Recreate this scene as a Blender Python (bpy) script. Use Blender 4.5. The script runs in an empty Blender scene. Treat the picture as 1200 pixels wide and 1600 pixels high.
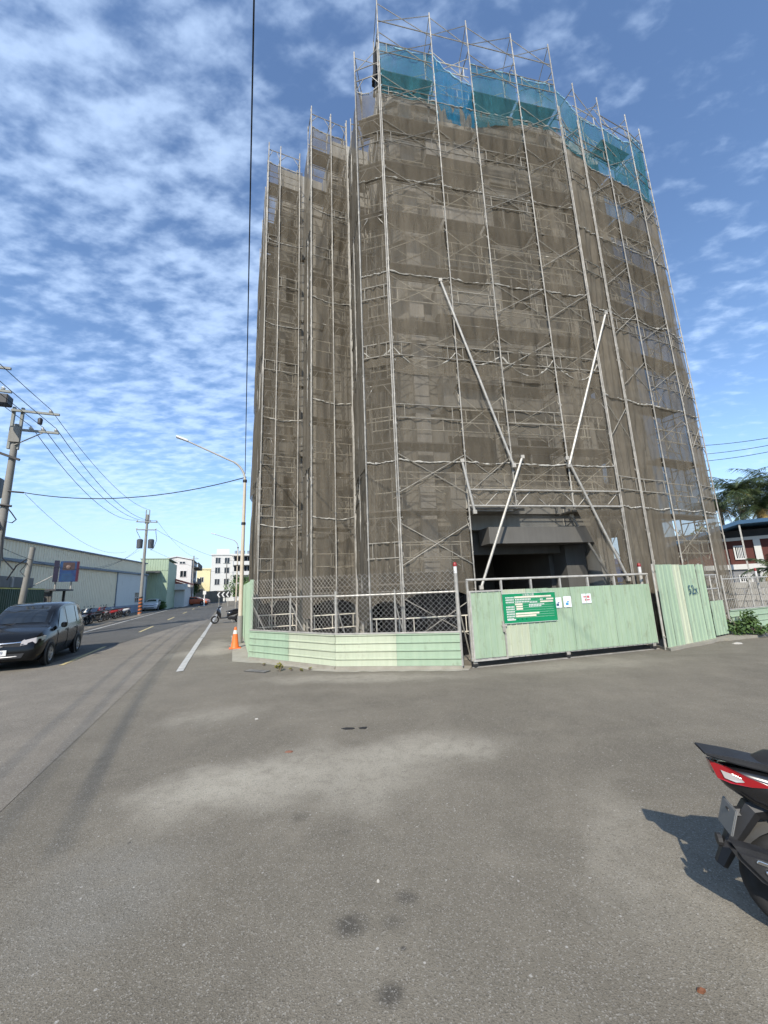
import bpy, math, random
from mathutils import Vector, Matrix, noise as mnoise
R = math.radians
scene = bpy.context.scene
COL = scene.collection
rnd = random.Random(7)

# ------------------------------------------------------------------ camera
F_PX, VPX, VPY, CAM_H = 600.0, 486.0, -2250.0, 1.85      # photograph is 1200 x 1600
_u = Vector((VPX - 600, 800 - VPY, -F_PX)).normalized()
_f = Vector((0, 0, -1)); _f = (_f - _u * _f.dot(_u)).normalized()
_r = _f.cross(_u)
CM = Matrix((_r, _f, _u))                                   # camera -> world
cam_d = bpy.data.cameras.new('camera'); cam = bpy.data.objects.new('camera', cam_d); COL.objects.link(cam)
cam_d.sensor_fit = 'VERTICAL'; cam_d.sensor_height = 36; cam_d.sensor_width = 27
cam_d.lens = 36 * F_PX / 1600
cam_d.clip_start = .05; cam_d.clip_end = 4000
cam.matrix_world = Matrix.Translation((0, 0, CAM_H)) @ CM.to_4x4()
scene.camera = cam

# ------------------------------------------------------------------ light
SUN_AZ, SUN_EL = 191.0, 40.0                                # the sun stands behind the photographer
wld = bpy.data.worlds.new('World'); scene.world = wld; wld.use_nodes = True
def build_world():
    nt = wld.node_tree; nt.nodes.clear(); N = nt.nodes.new; L = nt.links.new
    out = N('ShaderNodeOutputWorld'); bg = N('ShaderNodeBackground'); bg.inputs['Strength'].default_value = .15
    sky = N('ShaderNodeTexSky'); sky.sky_type = 'NISHITA'; sky.sun_disc = False
    sky.sun_elevation = R(SUN_EL); sky.sun_rotation = R(SUN_AZ); sky.air_density = 1.0; sky.dust_density = .1; sky.ozone_density = 4.0
    tc = N('ShaderNodeTexCoord'); sep = N('ShaderNodeSeparateXYZ'); L(tc.outputs['Generated'], sep.inputs[0])
    def math_(op, a, b=None, clamp=False):
        m = N('ShaderNodeMath'); m.operation = op; m.use_clamp = clamp
        for i, v in enumerate((a, b)):
            if v is None: continue
            if isinstance(v, (int, float)): m.inputs[i].default_value = v
            else: L(v, m.inputs[i])
        return m.outputs[0]
    zz = math_('MAXIMUM', math_('ADD', sep.outputs['Z'], .10), .03)
    px = math_('DIVIDE', sep.outputs['X'], zz); py = math_('DIVIDE', sep.outputs['Y'], zz)
    cmb = N('ShaderNodeCombineXYZ'); L(px, cmb.inputs[0]); L(py, cmb.inputs[1])
    def noise_(scale, detail, rough, rot, sx, sy, off, dist=0.):
        mp = N('ShaderNodeMapping'); mp.inputs['Rotation'].default_value = (0, 0, R(rot)); mp.inputs['Scale'].default_value = (sx, sy, 1)
        mp.inputs['Location'].default_value = off; L(cmb.outputs[0], mp.inputs[0])
        n = N('ShaderNodeTexNoise'); n.inputs['Scale'].default_value = scale; n.inputs['Detail'].default_value = detail
        n.inputs['Roughness'].default_value = rough; n.inputs['Distortion'].default_value = dist; L(mp.outputs[0], n.inputs['Vector'])
        return n.outputs['Fac']
    big = noise_(1.5, 3, .5, 20, 1, 1.2, (3.1, 1.7, 0))
    mid = noise_(13, 4, .5, 42, .7, 1.25, (.4, 2.2, 0), .1)
    fine = noise_(26, 6, .6, 30, .8, 1.2, (5, 1, 0), .15)
    s = math_('ADD', math_('MULTIPLY', mid, 1.0), math_('MULTIPLY', fine, .34))
    s = math_('ADD', s, math_('MULTIPLY', math_('SUBTRACT', big, .5), .62))
    # thinner, more wind-drawn towards the east, thicker towards the west
    side = math_('MULTIPLY', sep.outputs['X'], -.16); s = math_('ADD', s, side)
    cr = N('ShaderNodeMapRange'); cr.interpolation_type = 'SMOOTHSTEP'; L(s, cr.inputs['Value'])
    cr.inputs['From Min'].default_value = .55; cr.inputs['From Max'].default_value = 1.02; cr.inputs['To Max'].default_value = .53
    low = N('ShaderNodeMapRange'); L(sep.outputs['Z'], low.inputs['Value']); low.inputs['From Min'].default_value = .0; low.inputs['From Max'].default_value = .22
    cov = math_('MULTIPLY', cr.outputs[0], low.outputs[0])
    mx = N('ShaderNodeMixRGB'); L(cov, mx.inputs['Fac']); L(sky.outputs[0], mx.inputs['Color1']); mx.inputs['Color2'].default_value = (3.9, 5.0, 6.7, 1)
    hz = N('ShaderNodeMapRange'); hz.interpolation_type = 'SMOOTHSTEP'; L(sep.outputs['Z'], hz.inputs['Value'])
    for i_, v_ in zip(('From Min', 'From Max', 'To Min', 'To Max'), (-.02, .30, .85, 0)): hz.inputs[i_].default_value = v_
    m2 = N('ShaderNodeMixRGB'); L(hz.outputs[0], m2.inputs['Fac']); L(mx.outputs[0], m2.inputs['Color1']); m2.inputs['Color2'].default_value = (2.5, 3.4, 4.7, 1)
    L(m2.outputs[0], bg.inputs['Color']); L(bg.outputs[0], out.inputs['Surface'])
build_world()
sun_d = bpy.data.lights.new('sun', 'SUN'); sun = bpy.data.objects.new('sun', sun_d); COL.objects.link(sun)
sun_d.energy = 3.7; sun_d.angle = R(.5); sun_d.color = (1, .93, .82)
sd = Vector((math.sin(R(SUN_AZ)) * math.cos(R(SUN_EL)), math.cos(R(SUN_AZ)) * math.cos(R(SUN_EL)), math.sin(R(SUN_EL))))
sun.rotation_euler = sd.to_track_quat('Z', 'Y').to_euler(); sun.location = (0, -20, 30)
vs = scene.view_settings; vs.view_transform = 'Standard'; vs.look = 'None'; vs.gamma = 1; vs.exposure = .62; vs.use_curve_mapping = False
scene.cycles.transparent_max_bounces = 40; scene.cycles.max_bounces = 6
scene.cycles.use_denoising = True; scene.cycles.use_adaptive_sampling = True; scene.cycles.adaptive_threshold = .02

# ------------------------------------------------------------------ pixels and street frame
def ray(x, y): return CM @ Vector((x - 600, 800 - y, -F_PX))
def gnd(x, y, z=0.):
    d = ray(x, y); t = (z - CAM_H) / d.z; return Vector((0, 0, CAM_H)) + d * t
def at(x, y, D):                                            # D: distance along the ground
    d = ray(x, y); return Vector((0, 0, CAM_H)) + d * (D / math.hypot(d.x, d.y))
def onplane(x, y, p, n):                                    # hit with a vertical plane
    d = ray(x, y); o = Vector((0, 0, CAM_H)); n = Vector(n); t = (Vector(p) - o).dot(n) / d.dot(n); return o + d * t
def onseg(x, y, a, b, off=0.):
    a = Vector((a[0], a[1], 0)); b = Vector((b[0], b[1], 0)); t = (b - a).normalized(); n = Vector((t.y, -t.x, 0)); return onplane(x, y, a + n * off, n)
SA = R(21.8); SRX = Vector((math.cos(SA), math.sin(SA), 0)); SRY = Vector((-math.sin(SA), math.cos(SA), 0))
def ST(lat, a, z=0.): return SRX * lat + SRY * a + Vector((0, 0, z))

# ------------------------------------------------------------------ materials
MATS = {}
def mat(name, col, rough=.75, var=.15, scale=2.5, bump=0., bscale=60., metal=0., spec=.5, coat=0., tint=None, detail=6, streak=0., stain=None):
    if name in MATS: return MATS[name]
    m = bpy.data.materials.new(name); m.use_nodes = True; nt = m.node_tree; N = nt.nodes.new; L = nt.links.new
    b = nt.nodes['Principled BSDF']; b.inputs['Roughness'].default_value = rough; b.inputs['Metallic'].default_value = metal
    b.inputs['Specular IOR Level'].default_value = spec; b.inputs['Coat Weight'].default_value = coat; b.inputs['Coat Roughness'].default_value = .06
    g = N('ShaderNodeNewGeometry')
    oi = N('ShaderNodeObjectInfo')
    n = N('ShaderNodeTexNoise'); n.inputs['Scale'].default_value = scale; n.inputs['Detail'].default_value = detail; n.inputs['Roughness'].default_value = .6
    L(g.outputs['Position'], n.inputs['Vector'])
    fac = n.outputs['Fac']
    if streak:
        mp = N('ShaderNodeMapping'); mp.inputs['Scale'].default_value = (9, 9, .5); L(g.outputs['Position'], mp.inputs[0])
        n3 = N('ShaderNodeTexNoise'); n3.inputs['Scale'].default_value = 1.2; n3.inputs['Detail'].default_value = 5; L(mp.outputs[0], n3.inputs['Vector'])
        mm = N('ShaderNodeMix'); mm.inputs['Factor'].default_value = streak; L(n.outputs['Fac'], mm.inputs[2]); L(n3.outputs['Fac'], mm.inputs[3]); fac = mm.outputs[0]
    mr = N('ShaderNodeMapRange'); mr.inputs['From Min'].default_value = .28; mr.inputs['From Max'].default_value = .72; L(fac, mr.inputs['Value'])
    mx = N('ShaderNodeMixRGB'); L(mr.outputs[0], mx.inputs['Fac'])
    t = tint or [c * (1 + var) for c in col]; d = [c * (1 - var) for c in col] if tint is None else col
    mx.inputs['Color1'].default_value = (*d, 1); mx.inputs['Color2'].default_value = (*t, 1)
    if stain:
        mpt = N('ShaderNodeMapping'); mpt.inputs['Scale'].default_value = (1, 1, .45); L(g.outputs['Position'], mpt.inputs[0])
        nt_ = N('ShaderNodeTexNoise'); nt_.inputs['Scale'].default_value = 4.2; nt_.inputs['Detail'].default_value = 9; nt_.inputs['Roughness'].default_value = .72; L(mpt.outputs[0], nt_.inputs['Vector'])
        mt = N('ShaderNodeMapRange'); mt.inputs['From Min'].default_value = stain[1]; mt.inputs['From Max'].default_value = stain[1] + .16; mt.inputs['To Max'].default_value = stain[2]; L(nt_.outputs['Fac'], mt.inputs['Value'])
        ms = N('ShaderNodeMixRGB'); L(mt.outputs[0], ms.inputs['Fac']); L(mx.outputs[0], ms.inputs['Color1']); ms.inputs['Color2'].default_value = (*stain[0], 1); mx = ms
    hs = N('ShaderNodeHueSaturation'); L(mx.outputs[0], hs.inputs['Color'])
    rv = N('ShaderNodeMapRange'); L(oi.outputs['Random'], rv.inputs['Value']); rv.inputs['To Min'].default_value = 1 - var * .5; rv.inputs['To Max'].default_value = 1 + var * .5
    L(rv.outputs[0], hs.inputs['Value']); L(hs.outputs[0], b.inputs['Base Color'])
    if bump:
        n2 = N('ShaderNodeTexNoise'); n2.inputs['Scale'].default_value = bscale; n2.inputs['Detail'].default_value = 4; L(g.outputs['Position'], n2.inputs['Vector'])
        bp = N('ShaderNodeBump'); bp.inputs['Strength'].default_value = bump; bp.inputs['Distance'].default_value = .02; L(n2.outputs['Fac'], bp.inputs['Height']); L(bp.outputs[0], b.inputs['Normal'])
    MATS[name] = m; return m
def netmat(name, col, cover, tr=.35, var=.15):
    m = bpy.data.materials.new(name); m.use_nodes = True; nt = m.node_tree; nt.nodes.clear(); N = nt.nodes.new; L = nt.links.new
    out = N('ShaderNodeOutputMaterial'); t = N('ShaderNodeBsdfTransparent'); d = N('ShaderNodeBsdfDiffuse'); l = N('ShaderNodeBsdfTranslucent')
    g = N('ShaderNodeNewGeometry'); n = N('ShaderNodeTexNoise'); n.inputs['Scale'].default_value = 1.1; n.inputs['Detail'].default_value = 7; n.inputs['Roughness'].default_value = .65
    mp = N('ShaderNodeMapping'); mp.inputs['Scale'].default_value = (1.6, 1.6, .55); L(g.outputs['Position'], mp.inputs[0]); L(mp.outputs[0], n.inputs['Vector'])
    mr = N('ShaderNodeMapRange'); mr.inputs['From Min'].default_value = .3; mr.inputs['From Max'].default_value = .7; L(n.outputs['Fac'], mr.inputs['Value'])
    mr.inputs['To Min'].default_value = cover - var; mr.inputs['To Max'].default_value = cover + var
    mpS = N('ShaderNodeMapping'); mpS.inputs['Scale'].default_value = (7, 7, .7); L(g.outputs['Position'], mpS.inputs[0])
    nS = N('ShaderNodeTexNoise'); nS.inputs['Scale'].default_value = 1.3; nS.inputs['Detail'].default_value = 8; nS.inputs['Roughness'].default_value = .7; nS.inputs['Distortion'].default_value = .6; L(mpS.outputs[0], nS.inputs['Vector'])
    sS = N('ShaderNodeMapRange'); sS.inputs['From Min'].default_value = .32; sS.inputs['From Max'].default_value = .68; L(nS.outputs['Fac'], sS.inputs['Value'])
    aS = N('ShaderNodeMath'); aS.operation = 'MULTIPLY_ADD'; L(sS.outputs[0], aS.inputs[0]); aS.inputs[1].default_value = .14; L(mr.outputs[0], aS.inputs[2])
    bS = N('ShaderNodeMath'); bS.operation = 'SUBTRACT'; bS.use_clamp = True; L(aS.outputs[0], bS.inputs[0]); bS.inputs[1].default_value = .07
    mx = N('ShaderNodeMixRGB'); L(sS.outputs[0], mx.inputs['Fac']); oi = N('ShaderNodeObjectInfo')
    mx.inputs['Color1'].default_value = (*[c * .88 for c in col], 1); mx.inputs['Color2'].default_value = (*[c * 1.13 for c in col], 1)
    hs = N('ShaderNodeHueSaturation'); L(mx.outputs[0], hs.inputs['Color']); rv = N('ShaderNodeMapRange'); L(oi.outputs['Random'], rv.inputs['Value'])
    rv.inputs['To Min'].default_value = .86; rv.inputs['To Max'].default_value = 1.14; L(rv.outputs[0], hs.inputs['Value'])
    L(hs.outputs[0], d.inputs[0]); L(hs.outputs[0], l.inputs[0])
    m1 = N('ShaderNodeMixShader'); m1.inputs[0].default_value = tr; L(d.outputs[0], m1.inputs[1]); L(l.outputs[0], m1.inputs[2])
    m2 = N('ShaderNodeMixShader'); L(bS.outputs[0], m2.inputs[0]); L(t.outputs[0], m2.inputs[1]); L(m1.outputs[0], m2.inputs[2]); L(m2.outputs[0], out.inputs[0])
    return m
M_brown = netmat('debris_net_brown', (.196, .170, .130), .585)
M_browndense = netmat('debris_net_brown_doubled', (.198, .172, .132), .79, .35, .10)
M_browntarp = netmat('sky_screen_brown', (.12, .102, .078), .97, .2, .03)
M_blue = netmat('safety_net_blue', (.05, .175, .21), .60, .42)
M_bluedense = netmat('safety_net_blue_dense', (.02, .15, .26), .70, .42)
M_black = netmat('shade_cloth_black', (.012, .012, .014), .88, .2, .06)
M_galv = mat('galvanised_steel', (.42, .40, .355), .5, .25, 7, metal=.25)
M_steel = mat('scaffold_steel', (.33, .31, .27), .6, .35, 5, metal=.1)
M_railout = mat('scaffold_rail_dull', (.255, .235, .195), .7, .35, 6)
M_rail = mat('scaffold_rail', (.66, .61, .50), .65, .3, 6)
M_deck = mat('scaffold_deck', (.20, .18, .15), .8, .3, 4)
M_rope = mat('white_rope', (.42, .40, .35), .9, .2, 12)
M_conc = mat('raw_concrete', (.30, .285, .25), .9, .22, 1.2, .25, 30, streak=.4)
M_conc2 = mat('pale_or_sunlit_concrete', (.42, .40, .36), .9, .15, 1.5, .1, 30, streak=.4)  # paler concrete, also painting sunlight on the front column and upper balconies
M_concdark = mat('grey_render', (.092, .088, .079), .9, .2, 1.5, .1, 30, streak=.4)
M_green = mat('green_sheet', (.265, .36, .25), .5, .13, 1.6, streak=.7, tint=(.345, .435, .305), stain=((.16, .15, .10), .56, .6))
M_greenpale = mat('faded_green_sheet', (.38, .42, .30), .55, .13, 1.6, streak=.7, tint=(.47, .50, .37), stain=((.20, .18, .12), .56, .6))
M_chain = mat('chain_link_wire', (.36, .355, .33), .5, .15, 5, metal=.3)
M_black_paint = mat('black_gloss', (.008, .008, .009), .22, .1, 3, spec=.5, coat=.6)
M_rubber = mat('rubber', (.014, .014, .014), .85, .3, 20)
M_plastic = mat('black_plastic', (.016, .016, .017), .55, .25, 9)
M_seat = mat('black_vinyl', (.018, .018, .019), .48, .2, 40, .1, 200)
M_redlens = mat('red_lens', (.26, .006, .010), .12, .1, 5, coat=.8)
M_clear = mat('clear_lens', (.40, .37, .35), .1, .08, 20, coat=.8)
M_chrome = mat('chrome', (.65, .65, .65), .14, .05, 5, metal=1.)
M_alu = mat('aluminium', (.42, .42, .42), .35, .15, 8, metal=.8)
M_white = mat('white_paint', (.62, .61, .58), .6, .06, 2)
M_red = mat('red_paint', (.42, .03, .025), .45, .15, 6)
M_orange = mat('cone_orange', (.78, .16, .03), .5, .10, 8)
M_glass = mat('dark_glass', (.012, .016, .02), .06, .1, 2, spec=.8)
M_wood = mat('pole_concrete', (.235, .225, .20), .85, .14, 3, .1, 30, streak=.4)
M_cable = mat('cable_black', (.012, .012, .013), .6, .1, 4)
M_porc = mat('porcelain', (.62, .62, .60), .25, .08, 8)
M_leaf = mat('leaf_green', (.035, .085, .018), .6, .4, 6, tint=(.10, .16, .04))
M_palm = mat('palm_frond', (.022, .045, .011), .5, .4, 3, tint=(.075, .09, .025))
M_palmdry = mat('palm_frond_dry', (.22, .15, .04), .7, .3, 3)
M_bark = mat('bark', (.16, .13, .10), .9, .25, 10, .3, 40)

# ------------------------------------------------------------------ mesh building
class MB:
    def __init__(s): s.v = []; s.f = []; s.m = []; s.mi = 0
    def face(s, pts):
        b = len(s.v); s.v += [tuple(p) for p in pts]; s.f.append(tuple(range(b, b + len(pts)))); s.m.append(s.mi)
    def grid(s, rows, closed=False):
        b = len(s.v); n = len(rows[0])
        for r in rows: s.v += [tuple(p) for p in r]
        for i in range(len(rows) - 1):
            for j in range(n if closed else n - 1):
                k = (j + 1) % n
                s.f.append((b + i * n + j, b + i * n + k, b + (i + 1) * n + k, b + (i + 1) * n + j)); s.m.append(s.mi)
    def hexa(s, p):                                          # 8 points, bottom ring then top ring
        b = len(s.v); s.v += [tuple(q) for q in p]
        for f in ((3, 2, 1, 0), (4, 5, 6, 7), (0, 1, 5, 4), (1, 2, 6, 5), (2, 3, 7, 6), (3, 0, 4, 7)):
            s.f.append(tuple(b + i for i in f)); s.m.append(s.mi)
    def box(s, x0, x1, y0, y1, z0, z1):
        s.hexa([(x0, y0, z0), (x1, y0, z0), (x1, y1, z0), (x0, y1, z0), (x0, y0, z1), (x1, y0, z1), (x1, y1, z1), (x0, y1, z1)])
    def bar(s, a, b, w, h, up=(0, 0, 1)):
        a = Vector(a); b = Vector(b); t = (b - a).normalized(); u = Vector(up)
        if abs(t.dot(u)) > .98: u = Vector((1, 0, 0))
        x = t.cross(u).normalized() * (w / 2); y = x.cross(t).normalized() * (h / 2)
        s.hexa([a - x - y, a + x - y, b + x - y, b - x - y, a - x + y, a + x + y, b + x + y, b - x + y])
    def tube(s, a, b, r, n=6, r2=None, cap=True): s.path([a, b], [r, r if r2 is None else r2], n, cap)
    def path(s, pts, rad, n=6, cap=True):
        pts = [Vector(p) for p in pts]
        if not isinstance(rad, (list, tuple)): rad = [rad] * len(pts)
        rows = []; px = None
        for i, p in enumerate(pts):
            t = (pts[min(i + 1, len(pts) - 1)] - pts[max(i - 1, 0)]).normalized()
            if px is None:
                px = t.cross(Vector((0, 0, 1)) if abs(t.z) < .9 else Vector((1, 0, 0))).normalized()
            else: px = (px - t * px.dot(t)).normalized()
            py = t.cross(px)
            rows.append([p + (px * math.cos(2 * math.pi * k / n) + py * math.sin(2 * math.pi * k / n)) * rad[i] for k in range(n)])
        s.grid(rows, True)
        if cap: s.face(rows[0][::-1]); s.face(rows[-1])
    def prism(s, poly, z0, z1):
        n = len(poly)
        s.face([(p[0], p[1], z0) for p in poly][::-1]); s.face([(p[0], p[1], z1) for p in poly])
        for i in range(n):
            a, b = poly[i], poly[(i + 1) % n]; s.face([(a[0], a[1], z0), (b[0], b[1], z0), (b[0], b[1], z1), (a[0], a[1], z1)])
    def slab_xz(s, poly, y0, y1):                            # polygon in x,z pulled through y
        n = len(poly)
        s.face([(p[0], y0, p[1]) for p in poly]); s.face([(p[0], y1, p[1]) for p in poly][::-1])
        for i in range(n):
            a, b = poly[i], poly[(i + 1) % n]; s.face([(a[0], y0, a[1]), (a[0], y1, a[1]), (b[0], y1, b[1]), (b[0], y0, b[1])])
    def lathe(s, prof, n=16, axis='z', c=(0, 0, 0)):
        rows = []
        for r, h in prof:
            row = []
            for k in range(n):
                ca, sa = math.cos(2 * math.pi * k / n) * r, math.sin(2 * math.pi * k / n) * r
                row.append({'z': (c[0] + ca, c[1] + sa, c[2] + h), 'y': (c[0] + ca, c[1] + h, c[2] + sa), 'x': (c[0] + h, c[1] + ca, c[2] + sa)}[axis])
            rows.append(row)
        s.grid(rows, True)
    def mesh(s, name, mats, smooth=False):
        me = bpy.data.meshes.new(name); me.from_pydata(s.v, [], s.f)
        for m in (mats if isinstance(mats, (list, tuple)) else [mats]): me.materials.append(m)
        if any(s.m): me.polygons.foreach_set('material_index', s.m)
        if smooth: me.polygons.foreach_set('use_smooth', [True] * len(s.f))
        me.update(); return me
    def build(s, name, mats, parent=None, smooth=False, bevel=0., fix=True):
        me = s.mesh(name, mats, smooth)
        if fix or bevel:
            import bmesh
            bm = bmesh.new(); bm.from_mesh(me)
            bmesh.ops.remove_doubles(bm, verts=bm.verts, dist=1e-5); bmesh.ops.recalc_face_normals(bm, faces=bm.faces)
            if bevel: bmesh.ops.bevel(bm, geom=[e for e in bm.edges if len(e.link_faces) == 2 and e.calc_face_angle(0) > .5], offset=bevel, segments=2, affect='EDGES', clamp_overlap=True)
            bm.to_mesh(me); bm.free()
            if smooth:
                for p in me.polygons: p.use_smooth = True
                try: me.set_sharp_from_angle(angle=R(38))
                except Exception: pass
        return put(name, me, parent)
def put(name, me, parent=None, loc=None, rz=0.):
    o = bpy.data.objects.new(name, me); COL.objects.link(o); o.parent = parent
    if loc is not None: o.location = loc
    if rz: o.rotation_euler = (0, 0, rz)
    return o
def tag(o, label=None, cat=None, group=None, kind=None):
    if label: o['label'] = label
    if cat: o['category'] = cat
    if group: o['group'] = group
    if kind: o['kind'] = kind
    return o
def thing(name, label, cat, loc=(0, 0, 0), rz=0., group=None):
    o = bpy.data.objects.new(name, None); o.empty_display_size = .2; COL.objects.link(o); o.location = loc; o.rotation_euler = (0, 0, rz)
    return tag(o, label, cat, group)
def copy_tree(o, parent=None):
    c = o.copy(); COL.objects.link(c); c.parent = parent
    for ch in list(o.children): copy_tree(ch, c)
    return c
def text_mesh(s, size, m, name='lettering', parent=None, depth=.001):
    cu = bpy.data.curves.new(name, 'FONT'); cu.body = s; cu.size = size; cu.extrude = depth; cu.align_x = 'CENTER'; cu.align_y = 'CENTER'
    o = bpy.data.objects.new(name, cu); COL.objects.link(o); dg = bpy.context.evaluated_depsgraph_get(); dg.update()
    me = bpy.data.meshes.new_from_object(o.evaluated_get(dg)); bpy.data.objects.remove(o); bpy.data.curves.remove(cu)
    me.materials.clear(); me.materials.append(m)
    return put(name, me, parent)

# ================================================================== SETTING
def ground_material(name, base, speck, patch=True, seed=0):
    m = bpy.data.materials.new(name); m.use_nodes = True; nt = m.node_tree; N = nt.nodes.new; L = nt.links.new
    b = nt.nodes['Principled BSDF']; b.inputs['Roughness'].default_value = .92; b.inputs['Specular IOR Level'].default_value = .25
    g = N('ShaderNodeNewGeometry')
    def noise_(sc, det=5, rough=.6, dist=0., vec=None):
        n = N('ShaderNodeTexNoise'); n.inputs['Scale'].default_value = sc; n.inputs['Detail'].default_value = det; n.inputs['Roughness'].default_value = rough; n.inputs['Distortion'].default_value = dist
        L(vec or g.outputs['Position'], n.inputs['Vector']); return n.outputs['Fac']
    def mr(v, a, b_, c=0., d=1., smooth=True):
        k = N('ShaderNodeMapRange'); k.interpolation_type = 'SMOOTHSTEP' if smooth else 'LINEAR'; L(v, k.inputs['Value'])
        for i, x in zip(('From Min', 'From Max', 'To Min', 'To Max'), (a, b_, c, d)): k.inputs[i].default_value = x
        return k.outputs[0]
    def mul(a, b_):
        k = N('ShaderNodeMath'); k.operation = 'MULTIPLY'; L(a, k.inputs[0])
        if isinstance(b_, float): k.inputs[1].default_value = b_
        else: L(b_, k.inputs[1])
        return k.outputs[0]
    def mix(f, c1, c2):
        k = N('ShaderNodeMixRGB')
        if isinstance(f, float): k.inputs[0].default_value = f
        else: L(f, k.inputs[0])
        for i, c in ((1, c1), (2, c2)):
            if isinstance(c, tuple): k.inputs[i].default_value = (*c, 1)
            else: L(c, k.inputs[i])
        return k.outputs[0]
    c = mix(mr(noise_(.33, 6, .62, .3), .3, .72), tuple(x * .82 for x in base), tuple(x * 1.16 for x in base))
    c = mix(mr(noise_(.9, 8, .72, .6), .42, .70, 0, .40), c, tuple(x * 1.40 for x in base))
    c = mix(mr(noise_(2.4, 8, .75), .35, .7, 0, .42), c, tuple(x * .72 for x in base))
    # tyre-polished and dusty streaks
    mp = N('ShaderNodeMapping'); mp.inputs['Rotation'].default_value = (0, 0, R(-62)); mp.inputs['Scale'].default_value = (.35, 2.2, 1); L(g.outputs['Position'], mp.inputs[0])
    c = mix(mr(noise_(.8, 5, .6, .2, mp.outputs[0]), .52, .75, 0, .16 if patch else .10), c, tuple(x * 1.55 for x in base))
    if patch:
        nd = N('ShaderNodeTexNoise'); nd.inputs['Scale'].default_value = 1.6; nd.inputs['Detail'].default_value = 5; L(g.outputs['Position'], nd.inputs['Vector'])
        sub = N('ShaderNodeVectorMath'); sub.operation = 'SUBTRACT'; L(nd.outputs['Color'], sub.inputs[0]); sub.inputs[1].default_value = (.5, .5, .5)
        sc = N('ShaderNodeVectorMath'); sc.operation = 'SCALE'; L(sub.outputs[0], sc.inputs[0]); sc.inputs['Scale'].default_value = .9
        wv = N('ShaderNodeVectorMath'); wv.operation = 'ADD'; L(g.outputs['Position'], wv.inputs[0]); L(sc.outputs[0], wv.inputs[1])
        def blob(px, py, rx, ry, rot, amount, col, c_, vec, soft=.55):
            p = gnd(px, py); mp_ = N('ShaderNodeMapping'); mp_.vector_type = 'TEXTURE'; mp_.inputs['Location'].default_value = (p.x, p.y, 0); mp_.inputs['Rotation'].default_value = (0, 0, R(rot)); mp_.inputs['Scale'].default_value = (rx, ry, 50)
            L(vec, mp_.inputs[0]); ln = N('ShaderNodeVectorMath'); ln.operation = 'LENGTH'; L(mp_.outputs[0], ln.inputs[0])
            f = mul(mr(ln.outputs['Value'], 1 - soft, 1 + soft * .4, amount, 0.), BRK)
            return mix(f, c_, col)
        BRK = mr(noise_(5.5, 8, .72, .3), .28, .58, .40, 1.)
        dust = (.36, .33, .265)
        c = blob(420, 1210, 1.25, .60, 20, .68, dust, c, wv.outputs[0], .8)
        c = blob(660, 1172, 1.1, .50, 12, .72, dust, c, wv.outputs[0], .8)
        c = blob(330, 1240, .75, .5, 15, .70, dust, c, wv.outputs[0], .8)
        c = blob(560, 1225, .9, .5, 10, .55, dust, c, wv.outputs[0], .8)
        c = blob(330, 1120, .8, .5, 10, .40, dust, c, wv.outputs[0], .8)
        c = blob(560, 1060, 2.4, .45, -4, .55, dust, c, wv.outputs[0], .7)
        c = blob(330, 1018, 1.3, 1.0, 30, .65, dust, c, wv.outputs[0], .7)
        c = blob(340, 1010, .5, 2.4, 22, .60, dust, c, wv.outputs[0], .7)
        c = blob(900, 1040, 2.8, .5, 8, .35, dust, c, wv.outputs[0], .8)
        c = blob(1130, 1450, .35, .8, -20, .30, dust, c, wv.outputs[0], .8)
        c = blob(960, 1300, .25, 1.0, -25, .30, dust, c, wv.outputs[0], .8)
        c = blob(150, 1400, .6, .6, 0, .35, (.2, .195, .175), c, wv.outputs[0], .8)
        nd2 = N('ShaderNodeVectorMath'); nd2.operation = 'SCALE'; L(sub.outputs[0], nd2.inputs[0]); nd2.inputs['Scale'].default_value = .10
        wv2 = N('ShaderNodeVectorMath'); wv2.operation = 'ADD'; L(g.outputs['Position'], wv2.inputs[0]); L(nd2.outputs[0], wv2.inputs[1])
        oil = (.035, .033, .03)
        for px, py, r_, am in ((548, 1446, .105, .72), (634, 1404, .075, .55), (611, 1556, .07, .75), (612, 1445, .07, .35), (633, 1487, .017, .95), (203, 1318, .02, .6), (470, 1278, .09, .35), (540, 1300, .05, .25)):
            c = blob(px, py, r_, r_ * .9, 0, am, oil, c, wv2.outputs[0], .8)
    # aggregate: pale and dark stones
    vo = N('ShaderNodeTexVoronoi'); vo.inputs['Scale'].default_value = 150; L(g.outputs['Position'], vo.inputs['Vector'])
    sp = N('ShaderNodeSeparateColor'); L(vo.outputs['Color'], sp.inputs[0])
    c = mix(mr(sp.outputs[0], .80, .98, 0, speck), c, (.36, .34, .30))
    c = mix(mr(sp.outputs[1], .72, .98, 0, speck), c, tuple(x * .32 for x in base))
    vo2 = N('ShaderNodeTexVoronoi'); vo2.inputs['Scale'].default_value = 42; L(g.outputs['Position'], vo2.inputs['Vector'])
    sp2 = N('ShaderNodeSeparateColor'); L(vo2.outputs['Color'], sp2.inputs[0])
    c = mix(mul(mr(sp2.outputs[0], .985, .998, 0, .6), mr(vo2.outputs['Distance'], .2, .42, 1., 0.)), c, (.46, .44, .40))
    L(c, b.inputs['Base Color'])
    bp = N('ShaderNodeBump'); bp.inputs['Strength'].default_value = .5; bp.inputs['Distance'].default_value = .004
    hh = N('ShaderNodeMath'); hh.operation = 'ADD'; L(vo.outputs['Distance'], hh.inputs[0]); L(noise_(38, 4), hh.inputs[1]); L(hh.outputs[0], bp.inputs['Height']); L(bp.outputs[0], b.inputs['Normal'])
    return m
M_asph = ground_material('worn_asphalt', (.170, .151, .117), .44)
M_road = ground_material('coarse_road_asphalt', (.198, .176, .142), .55, False)
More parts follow.
